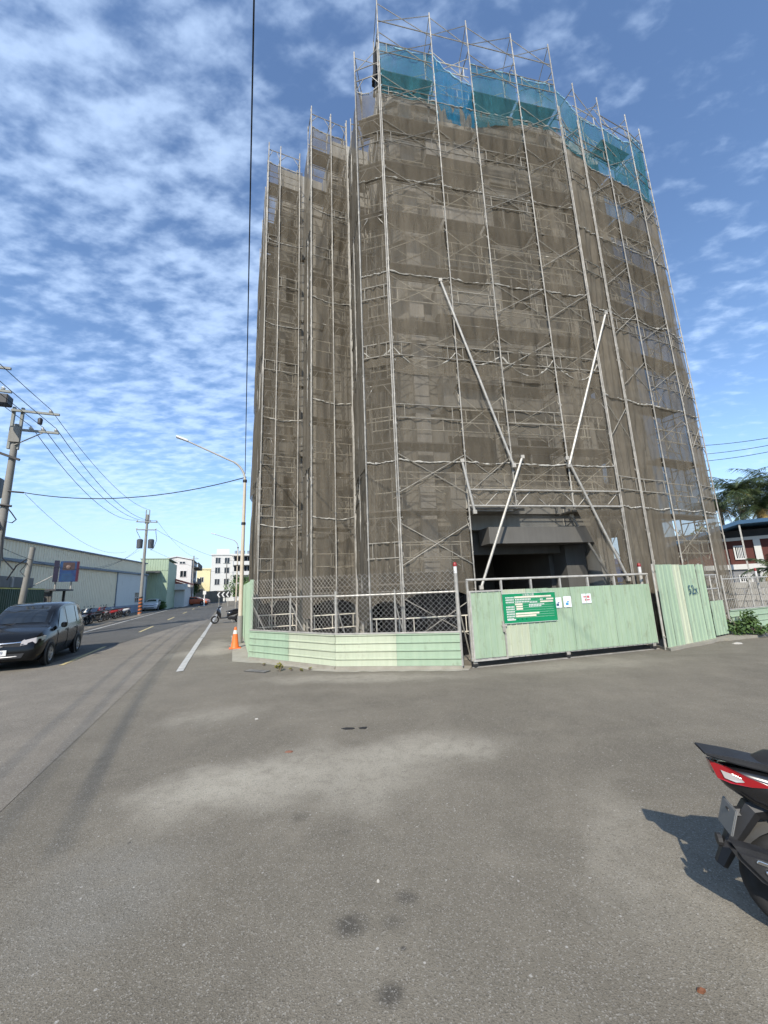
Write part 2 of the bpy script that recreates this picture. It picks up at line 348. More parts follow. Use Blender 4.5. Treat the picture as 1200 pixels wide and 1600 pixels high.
M_roaddark = ground_material('dark_road_asphalt', (.092, .089, .080), .3, False)
M_apron = mat('cement_apron', (.24, .22, .175), .95, .25, 3, .3, 40, tint=(.33, .305, .25))
M_line = mat('worn_white_line', (.52, .51, .47), .8, .12, 5, tint=(.30, .295, .27))
M_yel = mat('worn_yellow_line', (.60, .48, .20), .8, .1, 5, tint=(.34, .29, .17))

def sheet(name, poly, z, m, kind='structure'):
    b = MB(); b.face([(p[0], p[1], z) for p in poly]); return tag(b.build(name, m, fix=False), kind=kind)
sheet('ground', [(-1500, -1500), (1500, -1500), (1500, 1500), (-1500, 1500)], 0, M_asph)
sheet('road', [ST(-8.6, -30), ST(-1.85, -30), ST(-1.85, 18), ST(-1.3, 34), ST(-.9, 260), ST(-8.6, 260)], .004, M_road)
sheet('road_resurfacing', [ST(-8.2, 15.2), ST(-5.0, 14.4), ST(-4.2, 18.6), ST(-3.4, 24), ST(-2.6, 29), ST(-1.4, 33), ST(-1.2, 260), ST(-8.2, 260)], .008, M_roaddark)
def stripe(name, lat, w, a0, a1, m, z):
    n = max(2, int((a1 - a0) / 1.2)); rr = random.Random(int(lat * 10 + a0)); rows = []
    for i in range(n + 1):
        a = a0 + (a1 - a0) * i / n; rows.append([ST(lat - w / 2 + rr.uniform(-.012, .012), a, z), ST(lat + w / 2 + rr.uniform(-.012, .012), a, z)])
    b = MB(); b.grid(rows); return tag(b.build(name, m), kind='structure')
stripe('white_edge_line', -1.1, .16, 11.2, 19.0, M_line, .013); stripe('white_edge_line', -1.08, .15, 19.15, 62, M_line, .013)
stripe('white_edge_line', -7.55, .15, 17.5, 150, M_line, .013)
for a0, a1 in ((14.2, 18.4), (24.5, 28.6), (34.6, 38.6), (45, 49), (55, 59), (65, 69)): stripe('yellow_centre_line', -4.42, .12, a0, a1, M_yel, .013)
# cement apron under the fence and along the site
FL, FC, FR = Vector((-3.96, 11.44, 0)), Vector((-1.27, 9.58, 0)), Vector((1.62, 9.13, 0))
def wobble(a, b, n, amp, seed):
    rr = random.Random(seed); return [Vector(a).lerp(Vector(b), i / n) + Vector((rr.uniform(-amp, amp), rr.uniform(-amp, amp), 0)) for i in range(n + 1)]
ap = wobble(ST(.1, 19), ST(.12, 11.9), 8, .05, 1) + wobble((-3.95, 11.05, 0), (-1.35, 9.30, 0), 12, .06, 2)[1:] + wobble((-1.2, 9.28, 0), (1.7, 8.9, 0), 14, .05, 3)
ap += [Vector((1.9, 9.4, 0)), Vector((-.9, 10.1, 0)), Vector((-3.2, 12.0, 0)), ST(1.4, 19)]
sheet('cement_apron', ap, .006, M_apron)
sp_ = wobble((7.15, 10.3, 0), (9.6, 11.55, 0), 8, .04, 4) + wobble((9.7, 11.5, 0), (19, 14.4, 0), 12, .06, 5) + [Vector((19, 17, 0)), Vector((9.5, 13.5, 0)), Vector((7.2, 11.2, 0))]
b = MB(); b.prism([(p.x, p.y) for p in sp_], -.02, .07); tag(b.build('site_kerb', M_apron), kind='structure')

# ================================================================== BUILDING UNDER CONSTRUCTION
BP = [(-6.45, 20.0), (-4.26, 14.54), (-2.42, 15.28), (-1.71, 13.51), (-.13, 14.0), (.46, 11.12), (.95, 10.98), (6.9, 12.2), (9.6, 13.35), (5.5, 23.6), (-7.1, 23.2)]
FZ = [0, 4.05, 7.15, 10.25, 13.35, 16.45, 19.35]
bld = thing('unfinished_building', 'grey concrete building under construction, hidden behind the scaffold and brown nets', 'building', (0, 0, 0))
def edge_frame(i):
    a = Vector((*BP[i], 0)); c = Vector((*BP[(i + 1) % len(BP)], 0)); t = (c - a); ln = t.length; t.normalize(); return a, t, Vector((-t.y, t.x, 0)), ln
def wall(i, z0, z1, openings, name='wall', m=M_conc, th=.16, off=0., u0=0., u1=None):
    a, t, inn, ln = edge_frame(i); u1 = ln if u1 is None else u1
    us = sorted({u0, u1, *[o[0] for o in openings], *[o[1] for o in openings]}); zs = sorted({z0, z1, *[o[2] for o in openings], *[o[3] for o in openings]})
    b = MB()
    for k in range(len(us) - 1):
        for j in range(len(zs) - 1):
            uc, zc = (us[k] + us[k + 1]) / 2, (zs[j] + zs[j + 1]) / 2
            if any(o[0] < uc < o[1] and o[2] < zc < o[3] for o in openings): continue
            p = a + inn * off; q = [p + t * us[k], p + t * us[k + 1], p + t * us[k + 1] + inn * th, p + t * us[k] + inn * th]
            b.hexa([(v.x, v.y, zs[j]) for v in q] + [(v.x, v.y, zs[j + 1]) for v in q])
    if b.f: return b.build(name, m, bld, fix=False)
def inset(i0, d):
    pts = []
    n = len(BP)
    for i in range(n):
        a, t, inn, _ = edge_frame((i - 1) % n); c, t2, inn2, _ = edge_frame(i)
        pts.append((Vector((*BP[i], 0)) + inn * d + inn2 * d * .6))
    return [(p.x, p.y) for p in pts]
for k, z in enumerate(FZ[1:]):
    b = MB(); b.prism([(p[0], p[1]) for p in inset(0, -.10)], z - .16, z); b.build('floor_slab', M_conc, bld)
    b = MB()
    for i in range(len(BP)):
        a, t, inn, ln = edge_frame(i)
        q = [a - inn * .02, a + t * ln - inn * .02, a + t * ln + inn * .28, a + inn * .28]
        b.hexa([(v.x, v.y, z - .62) for v in q] + [(v.x, v.y, z - .165) for v in q])
    b.build('edge_beam', M_conc, bld, fix=False)
rw = random.Random(3)
for k in range(len(FZ) - 1):
    z0, z1 = FZ[k], FZ[k + 1] - .62
    for i in range(len(BP)):
        a, t, inn, ln = edge_frame(i); ops = []
        if k == 0:
            if i == 6: continue
            if i in (7, 8): continue
            if i == 9: ops = [(3, 6, .0, 2.6)]
        else:
            if i == 6:
                sill = z0 + (.0 if k % 2 else .0); ops = [(1.15, 2.75, z0 + .02, z1 - .15), (3.15, 4.75, z0 + .9, z1 - .1), (5.05, 5.85, z0 + .9, z1 - .1)]
            elif i == 7: ops = [(.5, 1.5, z0 + .9, z1 - .1), (1.9, 2.7, z0 + 1.2, z1 - .1)]
            elif i == 8: ops = [(1 + 2.6 * j, 2.6 + 2.6 * j, z0 + .9, z1 - .1) for j in range(3)]
            elif i == 1: ops = [(.35, 1.1, z0 + .9, z1 - .2)]
            elif i == 3: ops = [(.4, 1.2, z0 + .9, z1 - .1)]
            elif i == 0: ops = [(1 + 1.8 * j, 2 + 1.8 * j, z0 + .9, z1 - .1) for j in range(2)]
            elif i == 4: ops = [(1., 2., z0 + .9, z1 - .1)]
        wall(i, z0, z1, ops)
    # columns; the front left one is paler, painting sunlight on the concrete
    for (x, y, s_) in ((1.22, 11.22, .46), (3.95, 11.78, .5), (6.75, 12.35, .5), (9.25, 13.5, .5), (-3.4, 15.1, .5), (-1.3, 13.9, .45), (8.05, 12.9, .3)):
        if k == 0 and x == 3.95: continue
        b = MB(); b.box(-s_ / 2, s_ / 2, -s_ / 2 - .16, s_ / 2, 0, FZ[k + 1] - .17 - z0); o = b.build('column', M_conc2 if x in (1.22,) else M_conc, bld); o.location = (x, y, z0); o.rotation_euler = (0, 0, R(11.5))
    if k:
        # balcony with a solid parapet on the left bay of the front, a window frame in the others
        a, t, inn, ln = edge_frame(6)
        def q4(u0, u1, d0, d1): return [a + t * u0 - inn * d0, a + t * u1 - inn * d0, a + t * u1 - inn * d1, a + t * u0 - inn * d1]
        b = MB(); q = q4(.85, 3.0, .11, .62)[::-1]; b.hexa([(v.x, v.y, z0 - .1) for v in q] + [(v.x, v.y, z0 + .02) for v in q])
        for (u0, u1, d0, d1) in ((.85, 3.0, .62, .52), (.85, .95, .51, .11), (2.9, 3.0, .51, .11)):
            q = q4(u0, u1, d1, d0)[::-1]; b.hexa([(v.x, v.y, z0 + .023) for v in q] + [(v.x, v.y, z0 + .95) for v in q])
        b.build('balcony', M_conc2 if k > 3 else M_conc, bld)  # upper balconies take the paler concrete to look sunlit
        for (u0, u1) in ((3.15, 4.75), (5.05, 5.85)):
            b = MB()
            for (x0, x1, zz0, zz1) in ((u0, u0 + .06, z0 + .9, z1 - .1), (u1 - .06, u1, z0 + .9, z1 - .1), (u0 + .06, u1 - .06, z0 + .9, z0 + .96), (u0 + .06, u1 - .06, z1 - .16, z1 - .1), ((u0 + u1) / 2 - .03, (u0 + u1) / 2 + .03, z0 + .96, z1 - .16)):
                q = [a + t * x0 + inn * .05, a + t * x1 + inn * .05, a + t * x1 + inn * .1, a + t * x0 + inn * .1]; b.hexa([(v.x, v.y, zz0) for v in q] + [(v.x, v.y, zz1) for v in q])
            b.build('window_frame', M_steel, bld)
# inner partitions keep the rooms dark
for k in range(len(FZ) - 1):
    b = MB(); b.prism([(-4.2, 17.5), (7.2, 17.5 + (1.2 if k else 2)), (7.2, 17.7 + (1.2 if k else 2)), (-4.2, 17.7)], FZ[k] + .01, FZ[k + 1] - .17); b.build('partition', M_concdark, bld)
# entrance: deep lintel, soffit, side returns
a, t, inn, ln = edge_frame(6)
def ebox(name, u0, u1, d0, d1, z0, z1, m):
    q = [a + t * u0 + inn * d0, a + t * u1 + inn * d0, a + t * u1 + inn * d1, a + t * u0 + inn * d1]
    b = MB(); b.hexa([(v.x, v.y, z0) for v in q] + [(v.x, v.y, z1) for v in q]); return b.build(name, m, bld)
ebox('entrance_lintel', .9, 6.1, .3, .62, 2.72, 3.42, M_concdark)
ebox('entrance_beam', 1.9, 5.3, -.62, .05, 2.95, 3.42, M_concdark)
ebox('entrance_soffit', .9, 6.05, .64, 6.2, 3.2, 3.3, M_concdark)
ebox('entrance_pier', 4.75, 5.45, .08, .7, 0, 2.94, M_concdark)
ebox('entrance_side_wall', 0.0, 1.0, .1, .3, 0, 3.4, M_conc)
ebox('room_wall', 1.0, 4.6, 4.6, 4.8, 0, 3.19, M_concdark)  # dark concrete stands in for the unlit depth of the room
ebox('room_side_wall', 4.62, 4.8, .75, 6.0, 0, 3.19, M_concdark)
# roof parapet and rooftop formwork
for i in range(0, 8): wall(i, FZ[-1] + .002, FZ[-1] + (2.0 if i < 5 else .55), [], 'roof_parapet', M_conc, .14, .02)

# ================================================================== SCAFFOLD
LIFT = 1.91; ZB = .05
T3L, T3R, P2 = (-4.40, 13.30), (-3.17, 13.79), (-3.03, 13.85)
T3M = (-3.94, 13.48)
T2L, T2R, P4 = (-2.32, 12.08), (-1.585, 12.374), (-.97, 12.62)
S0, S1 = (-.44, 10.0), (.41, 9.79)
md = Vector((math.sin(R(78.5)), math.cos(R(78.5)), 0))
def along(t): p = Vector((S1[0], S1[1], 0)) + md * t; return (p.x, p.y)
S2, S3, S4, S5 = along(1.93), along(3.34), along(5.14), along(6.72)
S6, S7, S8, S9 = (8.04, 11.66), (9.26, 12.15), (10.79, 12.77), (11.74, 13.32)
FRAME = {}
def frame_mesh(w):
    w = round(w, 2)
    if w not in FRAME:
        b = MB()
        for x in (0, w):
            b.tube((x, 0, 0), (x, 0, LIFT - .035), .020, 7); b.tube((x, 0, LIFT - .10), (x, 0, LIFT + .02), .025, 7)
        b.tube((.02, 0, LIFT - .22), (w - .02, 0, LIFT - .22), .019, 6); b.tube((.02, 0, .28), (w - .02, 0, .28), .014, 5) if w < .5 else None
        b.tube((.02, 0, LIFT - .62), (w * .32, 0, LIFT - .235), .013, 5); b.tube((w - .02, 0, LIFT - .62), (w * .68, 0, LIFT - .235), .013, 5)
        FRAME[w] = b.mesh('frame', M_steel)
    return FRAME[w]
BAY = {}
def bay_meshes(L):
    L = round(L, 2)
    if L not in BAY:
        g = MB()
        for z in (.62, 1.02): g.tube((.02, 0, z), (L - .02, 0, z), .0165, 6)
        for x in (.14 * L, .86 * L): g.tube((x, 0, .62), (x, 0, 1.02), .011, 5)
        x_ = MB(); x_.tube((.02, .03, .42), (L - .02, .03, 1.5), .0125, 5); x_.tube((.02, .055, 1.5), (L - .02, .055, .42), .0125, 5)
        d = MB(); d.box(.05, L - .05, .08, .62, -.052, -.012); d.tube((.03, .06, -.05), (L - .03, .06, -.05), .02, 6); d.tube((.03, .66, -.05), (L - .03, .66, -.05), .02, 6)
        BAY[L] = (g.mesh('guard_rail', M_rail), x_.mesh('cross_brace', M_rail), d.mesh('deck', [M_deck]), g.mesh('guard_rail', M_railout), x_.mesh('cross_brace', M_railout))
    return BAY[L]
def scaffold(label, stations, lifts, top_ext=0., inplane=False, depth=.76, flip=1, caps=True, extra_posts=None, rails_from=0, opening=None):
    P = [Vector((p[0], p[1], 0)) for p in stations]
    root = thing('scaffold', label, 'scaffold', (P[0].x, P[0].y, 0), 0, 'scaffold sections around the unfinished building'); o0 = P[0]
    def add(name, me, p, z, rz):
        o = put(name, me, root, (p.x - o0.x, p.y - o0.y, z), rz); return o
    def inward(i):
        ts = []
        if i > 0: ts.append((P[i] - P[i - 1]).normalized())
        if i < len(P) - 1: ts.append((P[i + 1] - P[i]).normalized())
        t = sum(ts, Vector((0, 0, 0))).normalized(); return Vector((-t.y, t.x, 0)) * flip
    rs = random.Random(len(label))
    for i, p in enumerate(P):
        n = inward(i); rz = math.atan2(n.y, n.x)
        for k in range(lifts):
            if opening and k < 2 and i in opening and i - 1 in opening: continue
            add('frame', frame_mesh(depth), p, ZB + k * LIFT, rz)
        if top_ext:
            b = MB(); b.tube((0, 0, 0), (0, 0, top_ext + rs.uniform(-.05, .1)), .0235, 7); b.tube((depth, 0, 0), (depth, 0, top_ext * .45), .0235, 6); b.tube((0, 0, top_ext * .9), (depth, 0, top_ext * .4), .015, 5)
            o = b.build('top_post', M_steel, root); o.location = (p.x - o0.x, p.y - o0.y, ZB + lifts * LIFT); o.rotation_euler = (0, 0, rz)
    for i in range(len(P) - 1):
        t = P[i + 1] - P[i]; L = t.length; rz = math.atan2(t.y, t.x); n = Vector((-t.y, t.x, 0)).normalized() * flip
        g, x_, d, go, xo = bay_meshes(L)
        for k in range(lifts):
            z = ZB + k * LIFT
            if opening and i in opening and k < 2: continue
            if inplane:
                o = add('front_frame', frame_mesh(L), P[i] + n * .10, z, rz)
                if rs.random() < .9: f_ = rs.random() < .35; add('guard_rail', go if f_ else g, P[i] + n * (.0 if f_ else .15), z, rz)
                if rs.random() < .7: add('guard_rail', g, P[i] + n * depth, z, rz)
                if rs.random() < .8: add('deck', d, P[i] + n * .05, z, rz)
            else:
                if rs.random() < .94: f_ = rs.random() < .5; add('guard_rail', go if f_ else g, P[i] + n * (.0 if f_ else .14), z, rz)
                if rs.random() < .75: add('guard_rail', g, P[i] + n * depth, z, rz)
                if rs.random() < .94: f_ = rs.random() < .35; add('cross_brace', xo if f_ else x_, P[i] + n * (-.045 if f_ else .11), z, rz)
                if rs.random() < .7: add('cross_brace', x_, P[i] + n * (depth + .03), z, rz)
                if rs.random() < .8: add('deck', d, P[i] + n * .05, z, rz)
        if top_ext:
            z = ZB + lifts * LIFT; q0 = P[i] - o0; q1 = P[i + 1] - o0
            b = MB(); b.tube((q0.x, q0.y, z + .1), (q1.x, q1.y, z + .1), .0165, 6); b.build('top_rail', M_steel, root)
            b = MB(); e = n * .03
            b.tube((q0.x + e.x, q0.y + e.y, z + .1), (q1.x + e.x, q1.y + e.y, z + top_ext - .1), .0125, 5); b.tube((q0.x + 2 * e.x, q0.y + 2 * e.y, z + top_ext - .1), (q1.x + 2 * e.x, q1.y + 2 * e.y, z + .1), .0125, 5); b.build('top_cross_brace', M_steel, root)
    return root
# the front, entrance open below between S2 and S5
SCF = scaffold('tall scaffold across the front above the gate, posts standing clear of the blue netting', [S1, S2, S3, S4, S5], 11, 1.15, opening=(1, 2, 3))
scaffold('narrow scaffold turning the blunt front corner over the corner fence', [S0, S1 if False else (S1[0] - .05, S1[1] + .012)], 10, .9, inplane=True)
SCR = scaffold('scaffold on the right wing behind the tall green sheets, open frames on top', [S6, S7, S8, S9], 11)
scaffold('short scaffold bay between the front and the right wing', [(S5[0] + .07, S5[1] + .04), (S6[0] - .06, S6[1] - .03)], 10)
scaffold('slim scaffold tower in the recess left of the front', [T2L, T2R, P4], 11, inplane=True)
scaffold('scaffold tower at the street corner beside the lamp post, bare frames on top', [T3L, T3M, T3R], 11, inplane=True)
sst = [(ST(.86, 16.0 + 1.83 * k).x, ST(.86, 16.0 + 1.83 * k).y) for k in range(3)]
scaffold('scaffold running back along the street behind the lamp post', [(p[0], p[1]) for p in sst][::-1], 11, depth=.5)
sside = [Vector((S0[0], S0[1], 0)).lerp(Vector((P4[0], P4[1], 0)), f) for f in (.92, .5)]
scaffold('short return scaffold between the front corner and the recessed tower', [(p.x, p.y) for p in sside], 10)

# ================================================================== NETS
def net(label, group, pa, pb, z0, z1, m=M_brown, seed=0, top_sag=0., bot_sag=.05, bulge=.05, off=-.045, rope=True, nx=24, nz=28, z0b=None, z1b=None, slant=0., name='debris_net', shape=None, ropem=None):
    rr = random.Random(seed * 7 + 11); a = Vector((pa[0], pa[1], 0)); c = Vector((pb[0], pb[1], 0)); t = c - a; L = t.length; t.normalize(); out = Vector((t.y, -t.x, 0))
    z0b = z0 if z0b is None else z0b; z1b = z1 if z1b is None else z1b
    fo = [(rr.uniform(.012, .03), rr.uniform(1.2, 4.5), rr.uniform(0, 6.3), rr.uniform(-2.2, 2.2)) for _ in range(4)] + [(rr.uniform(.005, .010), rr.uniform(6, 10), rr.uniform(0, 6.3), rr.uniform(-1, 1)) for _ in range(2)]; ew = [(rr.uniform(0, .02), rr.uniform(4, 11), rr.uniform(0, 6.3)) for _ in range(4)]
    sw = rr.uniform(.3, 1.); root_p = a + Vector((0, 0, min(z0, z0b)))
    rows = []
    for j in range(nz + 1):
        v = j / nz; row = []
        for i in range(nx + 1):
            u = i / nx
            zt = z1 + (z1b - z1) * u - top_sag * 4 * u * (1 - u) + .012 * math.sin(9 * u + seed); zb = z0 + (z0b - z0) * u - bot_sag * 4 * u * (1 - u)
            z = zb + (zt - zb) * v
            pin = min(1., 5 * min(u, 1 - u)) * (.35 + .65 * math.sin(math.pi * min(1, max(0, v))))
            d = bulge * sw * math.sin(math.pi * u) * (.3 + .7 * (1 - v)) + sum(A * math.sin(f * 2 * math.pi * (u + s_ * v * .25) + ph) for A, f, ph, s_ in fo) * pin
            d += .03 * mnoise.noise(Vector((u * 3 + seed * 3.1, v * 5, seed))) * pin
            eL = max(0, sum(A * math.sin(f * v + ph) for A, f, ph in ew[:2])); eR = max(0, sum(A * math.sin(f * v + ph) for A, f, ph in ew[2:])); uu = u + eL * (1 - u) - eR * u
            if shape: uu = shape(u, v)
            p = a + t * (L * (.012 + .976 * uu)) + out * (off + d); row.append((p.x - root_p.x, p.y - root_p.y, z - root_p.z))
        rows.append(row)
    b = MB(); b.grid(rows); o = b.build(name, m, None, True, fix=False); o.location = root_p
    tag(o, label, 'net', group)
    if rope:
        e = Vector((out.x * .02, out.y * .02, .0)); pts = []
        for i, p in enumerate(rows[-1]):
            pts.append(Vector(p) + e + Vector((0, 0, rr.uniform(-.012, .012))))
        b = MB()
        for e_, row_ in ((0, 0), (-1, -1)):
            for j_ in (3, 9, 16, 22):
                q = Vector(rows[min(j_, nz)][e_]) + out * .06 + t * (.02 if e_ else -.02); b.path([q + Vector((-.02, 0, -.03 + rr.uniform(-.02, .02))), q + out * .015, q + Vector((.02, 0, .02)), q + Vector((.03 * rr.uniform(-1, 1), 0, -.10 * rr.random()))], .006, 4)
        b.build('ties', ropem or M_rope, o, fix=False)['kind'] = 'stuff'
        b = MB(); b.path(pts, [rr.choice((.007, .012, .018, .026)) * rr.uniform(.8, 1.2) for _ in pts], 6); b.build('hem_rope', ropem or M_rope, o, True)
    return o
ROWN = ['lowest row', 'second row up', 'third row up', 'fourth row up', 'top row']
ZR = [1.35, 5.2, 8.55, 11.1, 14.6, 18.1]
k_ = 0
front = [S1, S2, S3, S4, S5]
FB = ['above the corner fence', 'above the notice board', 'above the paper notices', 'above the closing end of the gate']
RB = ['next to the front', 'one bay out from the front', 'with sky showing through', 'in the outermost bay']
for i in range(4):
    for r in range(5):
        k_ += 1
        z0, z1 = ZR[r], ZR[r + 1]
        if r == 0:
            if i == 0: z0 = 1.5
            else: z0 = 3.95
        sag = {1: .12, 2: .08}.get(r, .05) + (.45 if (r == 1 and i in (0, 2, 3)) else 0) + (.2 if (r == 1 and i == 1) else 0)
        net(f'brown net on the front scaffold {FB[i]}, {ROWN[r]}', f'front nets, {ROWN[r]}', front[i], front[i + 1], z0 - ((.75 if r == 2 else .06) if r else 0), z1, seed=k_, top_sag=sag, bot_sag=(-.25 if (r == 0 and i == 0) else .05) if r == 0 else {2: sag}.get(r, .06), off=-.05 - .012 * (r % 2), bulge=.07)
# the net pulled aside at the right of the entrance
net('brown debris net gathered to one side of the dark entrance', 'gathered net', S4, S5, .9, 4.0, seed=77, shape=lambda u, v: 1 - (1 - u) * (.22 + .78 * v ** 1.2), off=-.03, bulge=.1, rope=False)
for i, (p, q, tag_) in enumerate(((S0, S1, 'blunt front corner'),)):
    for r in range(5):
        k_ += 1; net(f'narrow brown debris net on the blunt front corner, {ROWN[r]}', 'front corner nets', p, q, ZR[r] - ((.5 if r == 2 else .04) if r else 0), ZR[r + 1] + (.25 if r == 4 else 0), seed=k_, top_sag=(.25 if r in (1, 4) else .05), bot_sag=-.15 if r == 0 else .05, off=-.05 - .012 * (r % 2))
ZRR = [.15, 4.0, 7.6, 10.9, 14.0, 17.2]
right = [S5, S6, S7, S8, S9]
for i in range(4):
    for r in range(5):
        k_ += 1; dz = .35 if i == 0 else 0
        net(f'brown net on the right wing scaffold {RB[i]}, {ROWN[r]}', f'right wing nets, {ROWN[r]}', right[i], right[i + 1], ZRR[r] - (.05 if r else 0), ZRR[r + 1] + (dz if r == 4 else 0), M_browndense if i in (0, 3) or (i == 1 and r < 3) else M_brown, seed=k_, top_sag=.14 if r in (4, 2) else .05, bot_sag=.05, off=-.05 - .012 * (r % 2))
# right wing, hidden return side
back = ST(0, 1) * 1.0
S10 = (S9[0] - .371 * 5.5, S9[1] + .928 * 5.5)
for r in range(1, 5):
    k_ += 1; net(f'brown debris net on the far right end of the scaffold, {ROWN[r]}', 'right end nets', S9, S10, ZRR[r], ZRR[r + 1] + .02, M_browndense, seed=k_, rope=False, nx=20)
ZRL = [1.35, 4.2, 8.3, 12.3, 16.2, 20.1]
for (p, q, w) in ((T3L, P2, 'street corner tower'), (T2L, P4, 'slim recessed tower')):
    for r in range(5):
        k_ += 1; net(f'brown debris net on the {w}, ' + ['lowest row', 'second row up', 'third row up', 'fourth row up', 'thin top row against the sky'][r], f'nets of the {w}', p, q, ZRL[r] - (.05 if r else 0), ZRL[r + 1], seed=k_, top_sag=.10, bot_sag=-.18 if r == 0 else .06, off=-.05 - .012 * (r % 2), nx=18)
# sides along the street and in the recesses
def sidenets(p, q, zs, label, group, n, rope=False, bulge=.12):
    global k_
    p = Vector((p[0], p[1], 0)); q = Vector((q[0], q[1], 0))
    for j in range(n):
        a_ = p.lerp(q, j / n); c_ = p.lerp(q, (j + 1) / n)
        for r in range(len(zs) - 1):
            k_ += 1; net(label + ', ' + ['lowest row', 'second row up', 'third row up', 'top row'][r], group, a_, c_, zs[r] - (.05 if r else 0), zs[r + 1], M_browndense, seed=k_, top_sag=.08, rope=rope, bulge=bulge, off=-.04, nx=16)
sidenets(ST(.85, 20.6), T3L, [1.9, 6.5, 11.2, 15.8, 20.1], 'brown net on the street side scaffold by the lamp post', 'street side nets', 3, bulge=.16)
sidenets(P2, T2L, [1.0, 6.0, 11.0, 15.5, 20.1], 'brown debris net closing the side of the slim recessed tower', 'recess side nets', 1)
sidenets(P4, S0, [1.0, 5.2, 9.4, 13.8, 18.3], 'brown debris net closing the left side of the front block', 'front block side nets', 1)
for r in range(4):
    k_ += 1; net('added opaque brown sheet hiding the sky behind the street side scaffold, ' + ['lowest row', 'second row up', 'third row up', 'top row'][r], 'added sky screens', ST(.87, 20.65), ST(2.6, 20.65), [0, 5, 10, 15][r], [5, 10, 15, 20.1][r], M_browntarp, seed=k_, rope=False)  # opaque sheet added to block sky light showing through the corner tower
# blue netting round the top
def bluenet(p, q, z0, z1, seed, label, m=M_blue, **kw): return net(label, 'blue nets round the top', p, q, z0, z1, m, seed, name='safety_net', **kw)
MB_rope = mat('blue_rope', (.35, .62, .72), .8, .15, 10)
bl = 'teal blue safety net hung across the top of the front scaffold'
bluenet(S1, S2, 18.0, 20.25, 301, 'teal blue safety net at the blunt corner end of the front top', top_sag=.15, bot_sag=.05, ropem=MB_rope)
bluenet(S2, S3, 17.25, 20.0, 302, 'brighter blue safety net hanging slack with its top corner fallen open', M_bluedense, top_sag=.55, z1=None) if False else None
net('bright blue safety net hanging slack, its top corner fallen open', 'slack blue net', S2, S3, 17.3, 20.2, M_bluedense, 302, name='safety_net', top_sag=.25, z1b=19.2, ropem=MB_rope)
bluenet(S3, S4, 17.35, 20.25, 303, 'teal blue safety net beside the slack bright blue one', top_sag=.12, z0b=17.9, ropem=MB_rope)
bluenet(S4, S5, 17.95, 20.2, 304, 'teal blue safety net at the right wing end of the front top', top_sag=.10, ropem=MB_rope)
bluenet(S5, S6, 17.35, 20.0, 305, 'blue safety net folded round the right corner of the front', M_blue, z1b=19.6, ropem=MB_rope)
bluenet(S6, S7, 17.15, 19.5, 306, 'teal blue safety net on the right wing top next to the folded corner net', top_sag=.1, ropem=MB_rope)
bluenet(S7, S8, 17.15, 19.6, 307, 'teal blue safety net on the right wing top under the bare frames', top_sag=.15, ropem=MB_rope)
bluenet(S8, S9, 16.95, 20.0, 308, 'narrow blue safety net at the far end of the right wing', z1b=20.1, ropem=MB_rope)
bluenet(S9, S10, 16.95, 20.0, 309, 'blue safety net on the hidden return of the right wing', rope=False)
# black shade cloth inside the foot of the scaffold
for i, (p, q, h0, h1) in enumerate(((T3L, P2, 2.2, 2.2), (P2, T2L, 2.2, 2.2), (T2L, P4, 2.2, 2.2), (P4, S0, 2.2, 2.2), (S0, S1, 2.2, 2.2), (S1, S2, 2.2, 2.2))):
    net('black shade cloth inside the scaffold foot, ' + ['at the street corner tower', 'beside the slim tower', 'across the slim tower', 'in the recess by the front block', 'at the blunt front corner', 'beside the gate post'][i], 'black shade cloths', p, q, .05, h0, M_black, 400 + i, rope=False, off=-.5 if i != 1 and i != 3 else -.3, name='shade_cloth', bulge=.03)

# long propping tubes clamped across the front
for (x0, y0, x1, y1, lb) in ((688, 438, 803, 728, 'long steel tube leaning down to the right across the front nets'), (946, 490, 889, 728, 'long steel tube leaning down to the left across the front nets'), (816, 714, 752, 918, 'steel prop slanting left across the dark entrance'), (886, 716, 982, 905, 'steel prop slanting right across the edge of the dark entrance'), (722, 720, 742, 800, 'short steel tube beside the torn gap in the net'), (893, 806, 955, 905, 'dark inner prop slanting right inside the entrance')):
    inner = lb.startswith('dark')
    p = onseg(x0, y0, S1, S5, .06 if not inner else -.5); q = onseg(x1, y1, S1, S5, .09 if not inner else -.5)
    b = MB(); c = (p + q) / 2; b.tube(p - c, q - c, .035, 8); o = b.build('steel_tube', M_galv if not inner else M_steel, None, True); o.location = c; tag(o, lb, 'tube')
    for e in (p - c, q - c):
        b = MB(); b.box(e.x - .05, e.x + .05, e.y - .04, e.y + .06, e.z - .05, e.z + .05); b.build('clamp', M_steel, o)
# horizontal truss over the entrance
tr_a, tr_b = Vector((*S2, 3.93)), Vector((*S5, 3.93))
th = thing('ledger_truss', 'steel lattice girder spanning the top of the dark entrance', 'girder', tr_a)
d_ = tr_b - tr_a; n_ = Vector((md.y, -md.x, 0)) * .03
b = MB(); b.tube(n_, d_ + n_, .027, 7); b.build('lower_chord', M_galv, th)
b = MB(); b.tube(n_ + Vector((0, 0, .45)), d_ + n_ + Vector((0, 0, .45)), .027, 7); b.build('upper_chord', M_steel, th)
for i in range(10):
    f0, f1 = i / 10, (i + 1) / 10; b = MB(); b.tube(d_ * f0 - n_ + Vector((0, 0, .0 if i % 2 else .45)), d_ * f1 - n_ + Vector((0, 0, .45 if i % 2 else .0)), .014, 5); b.build('lattice_bar', M_steel, th)
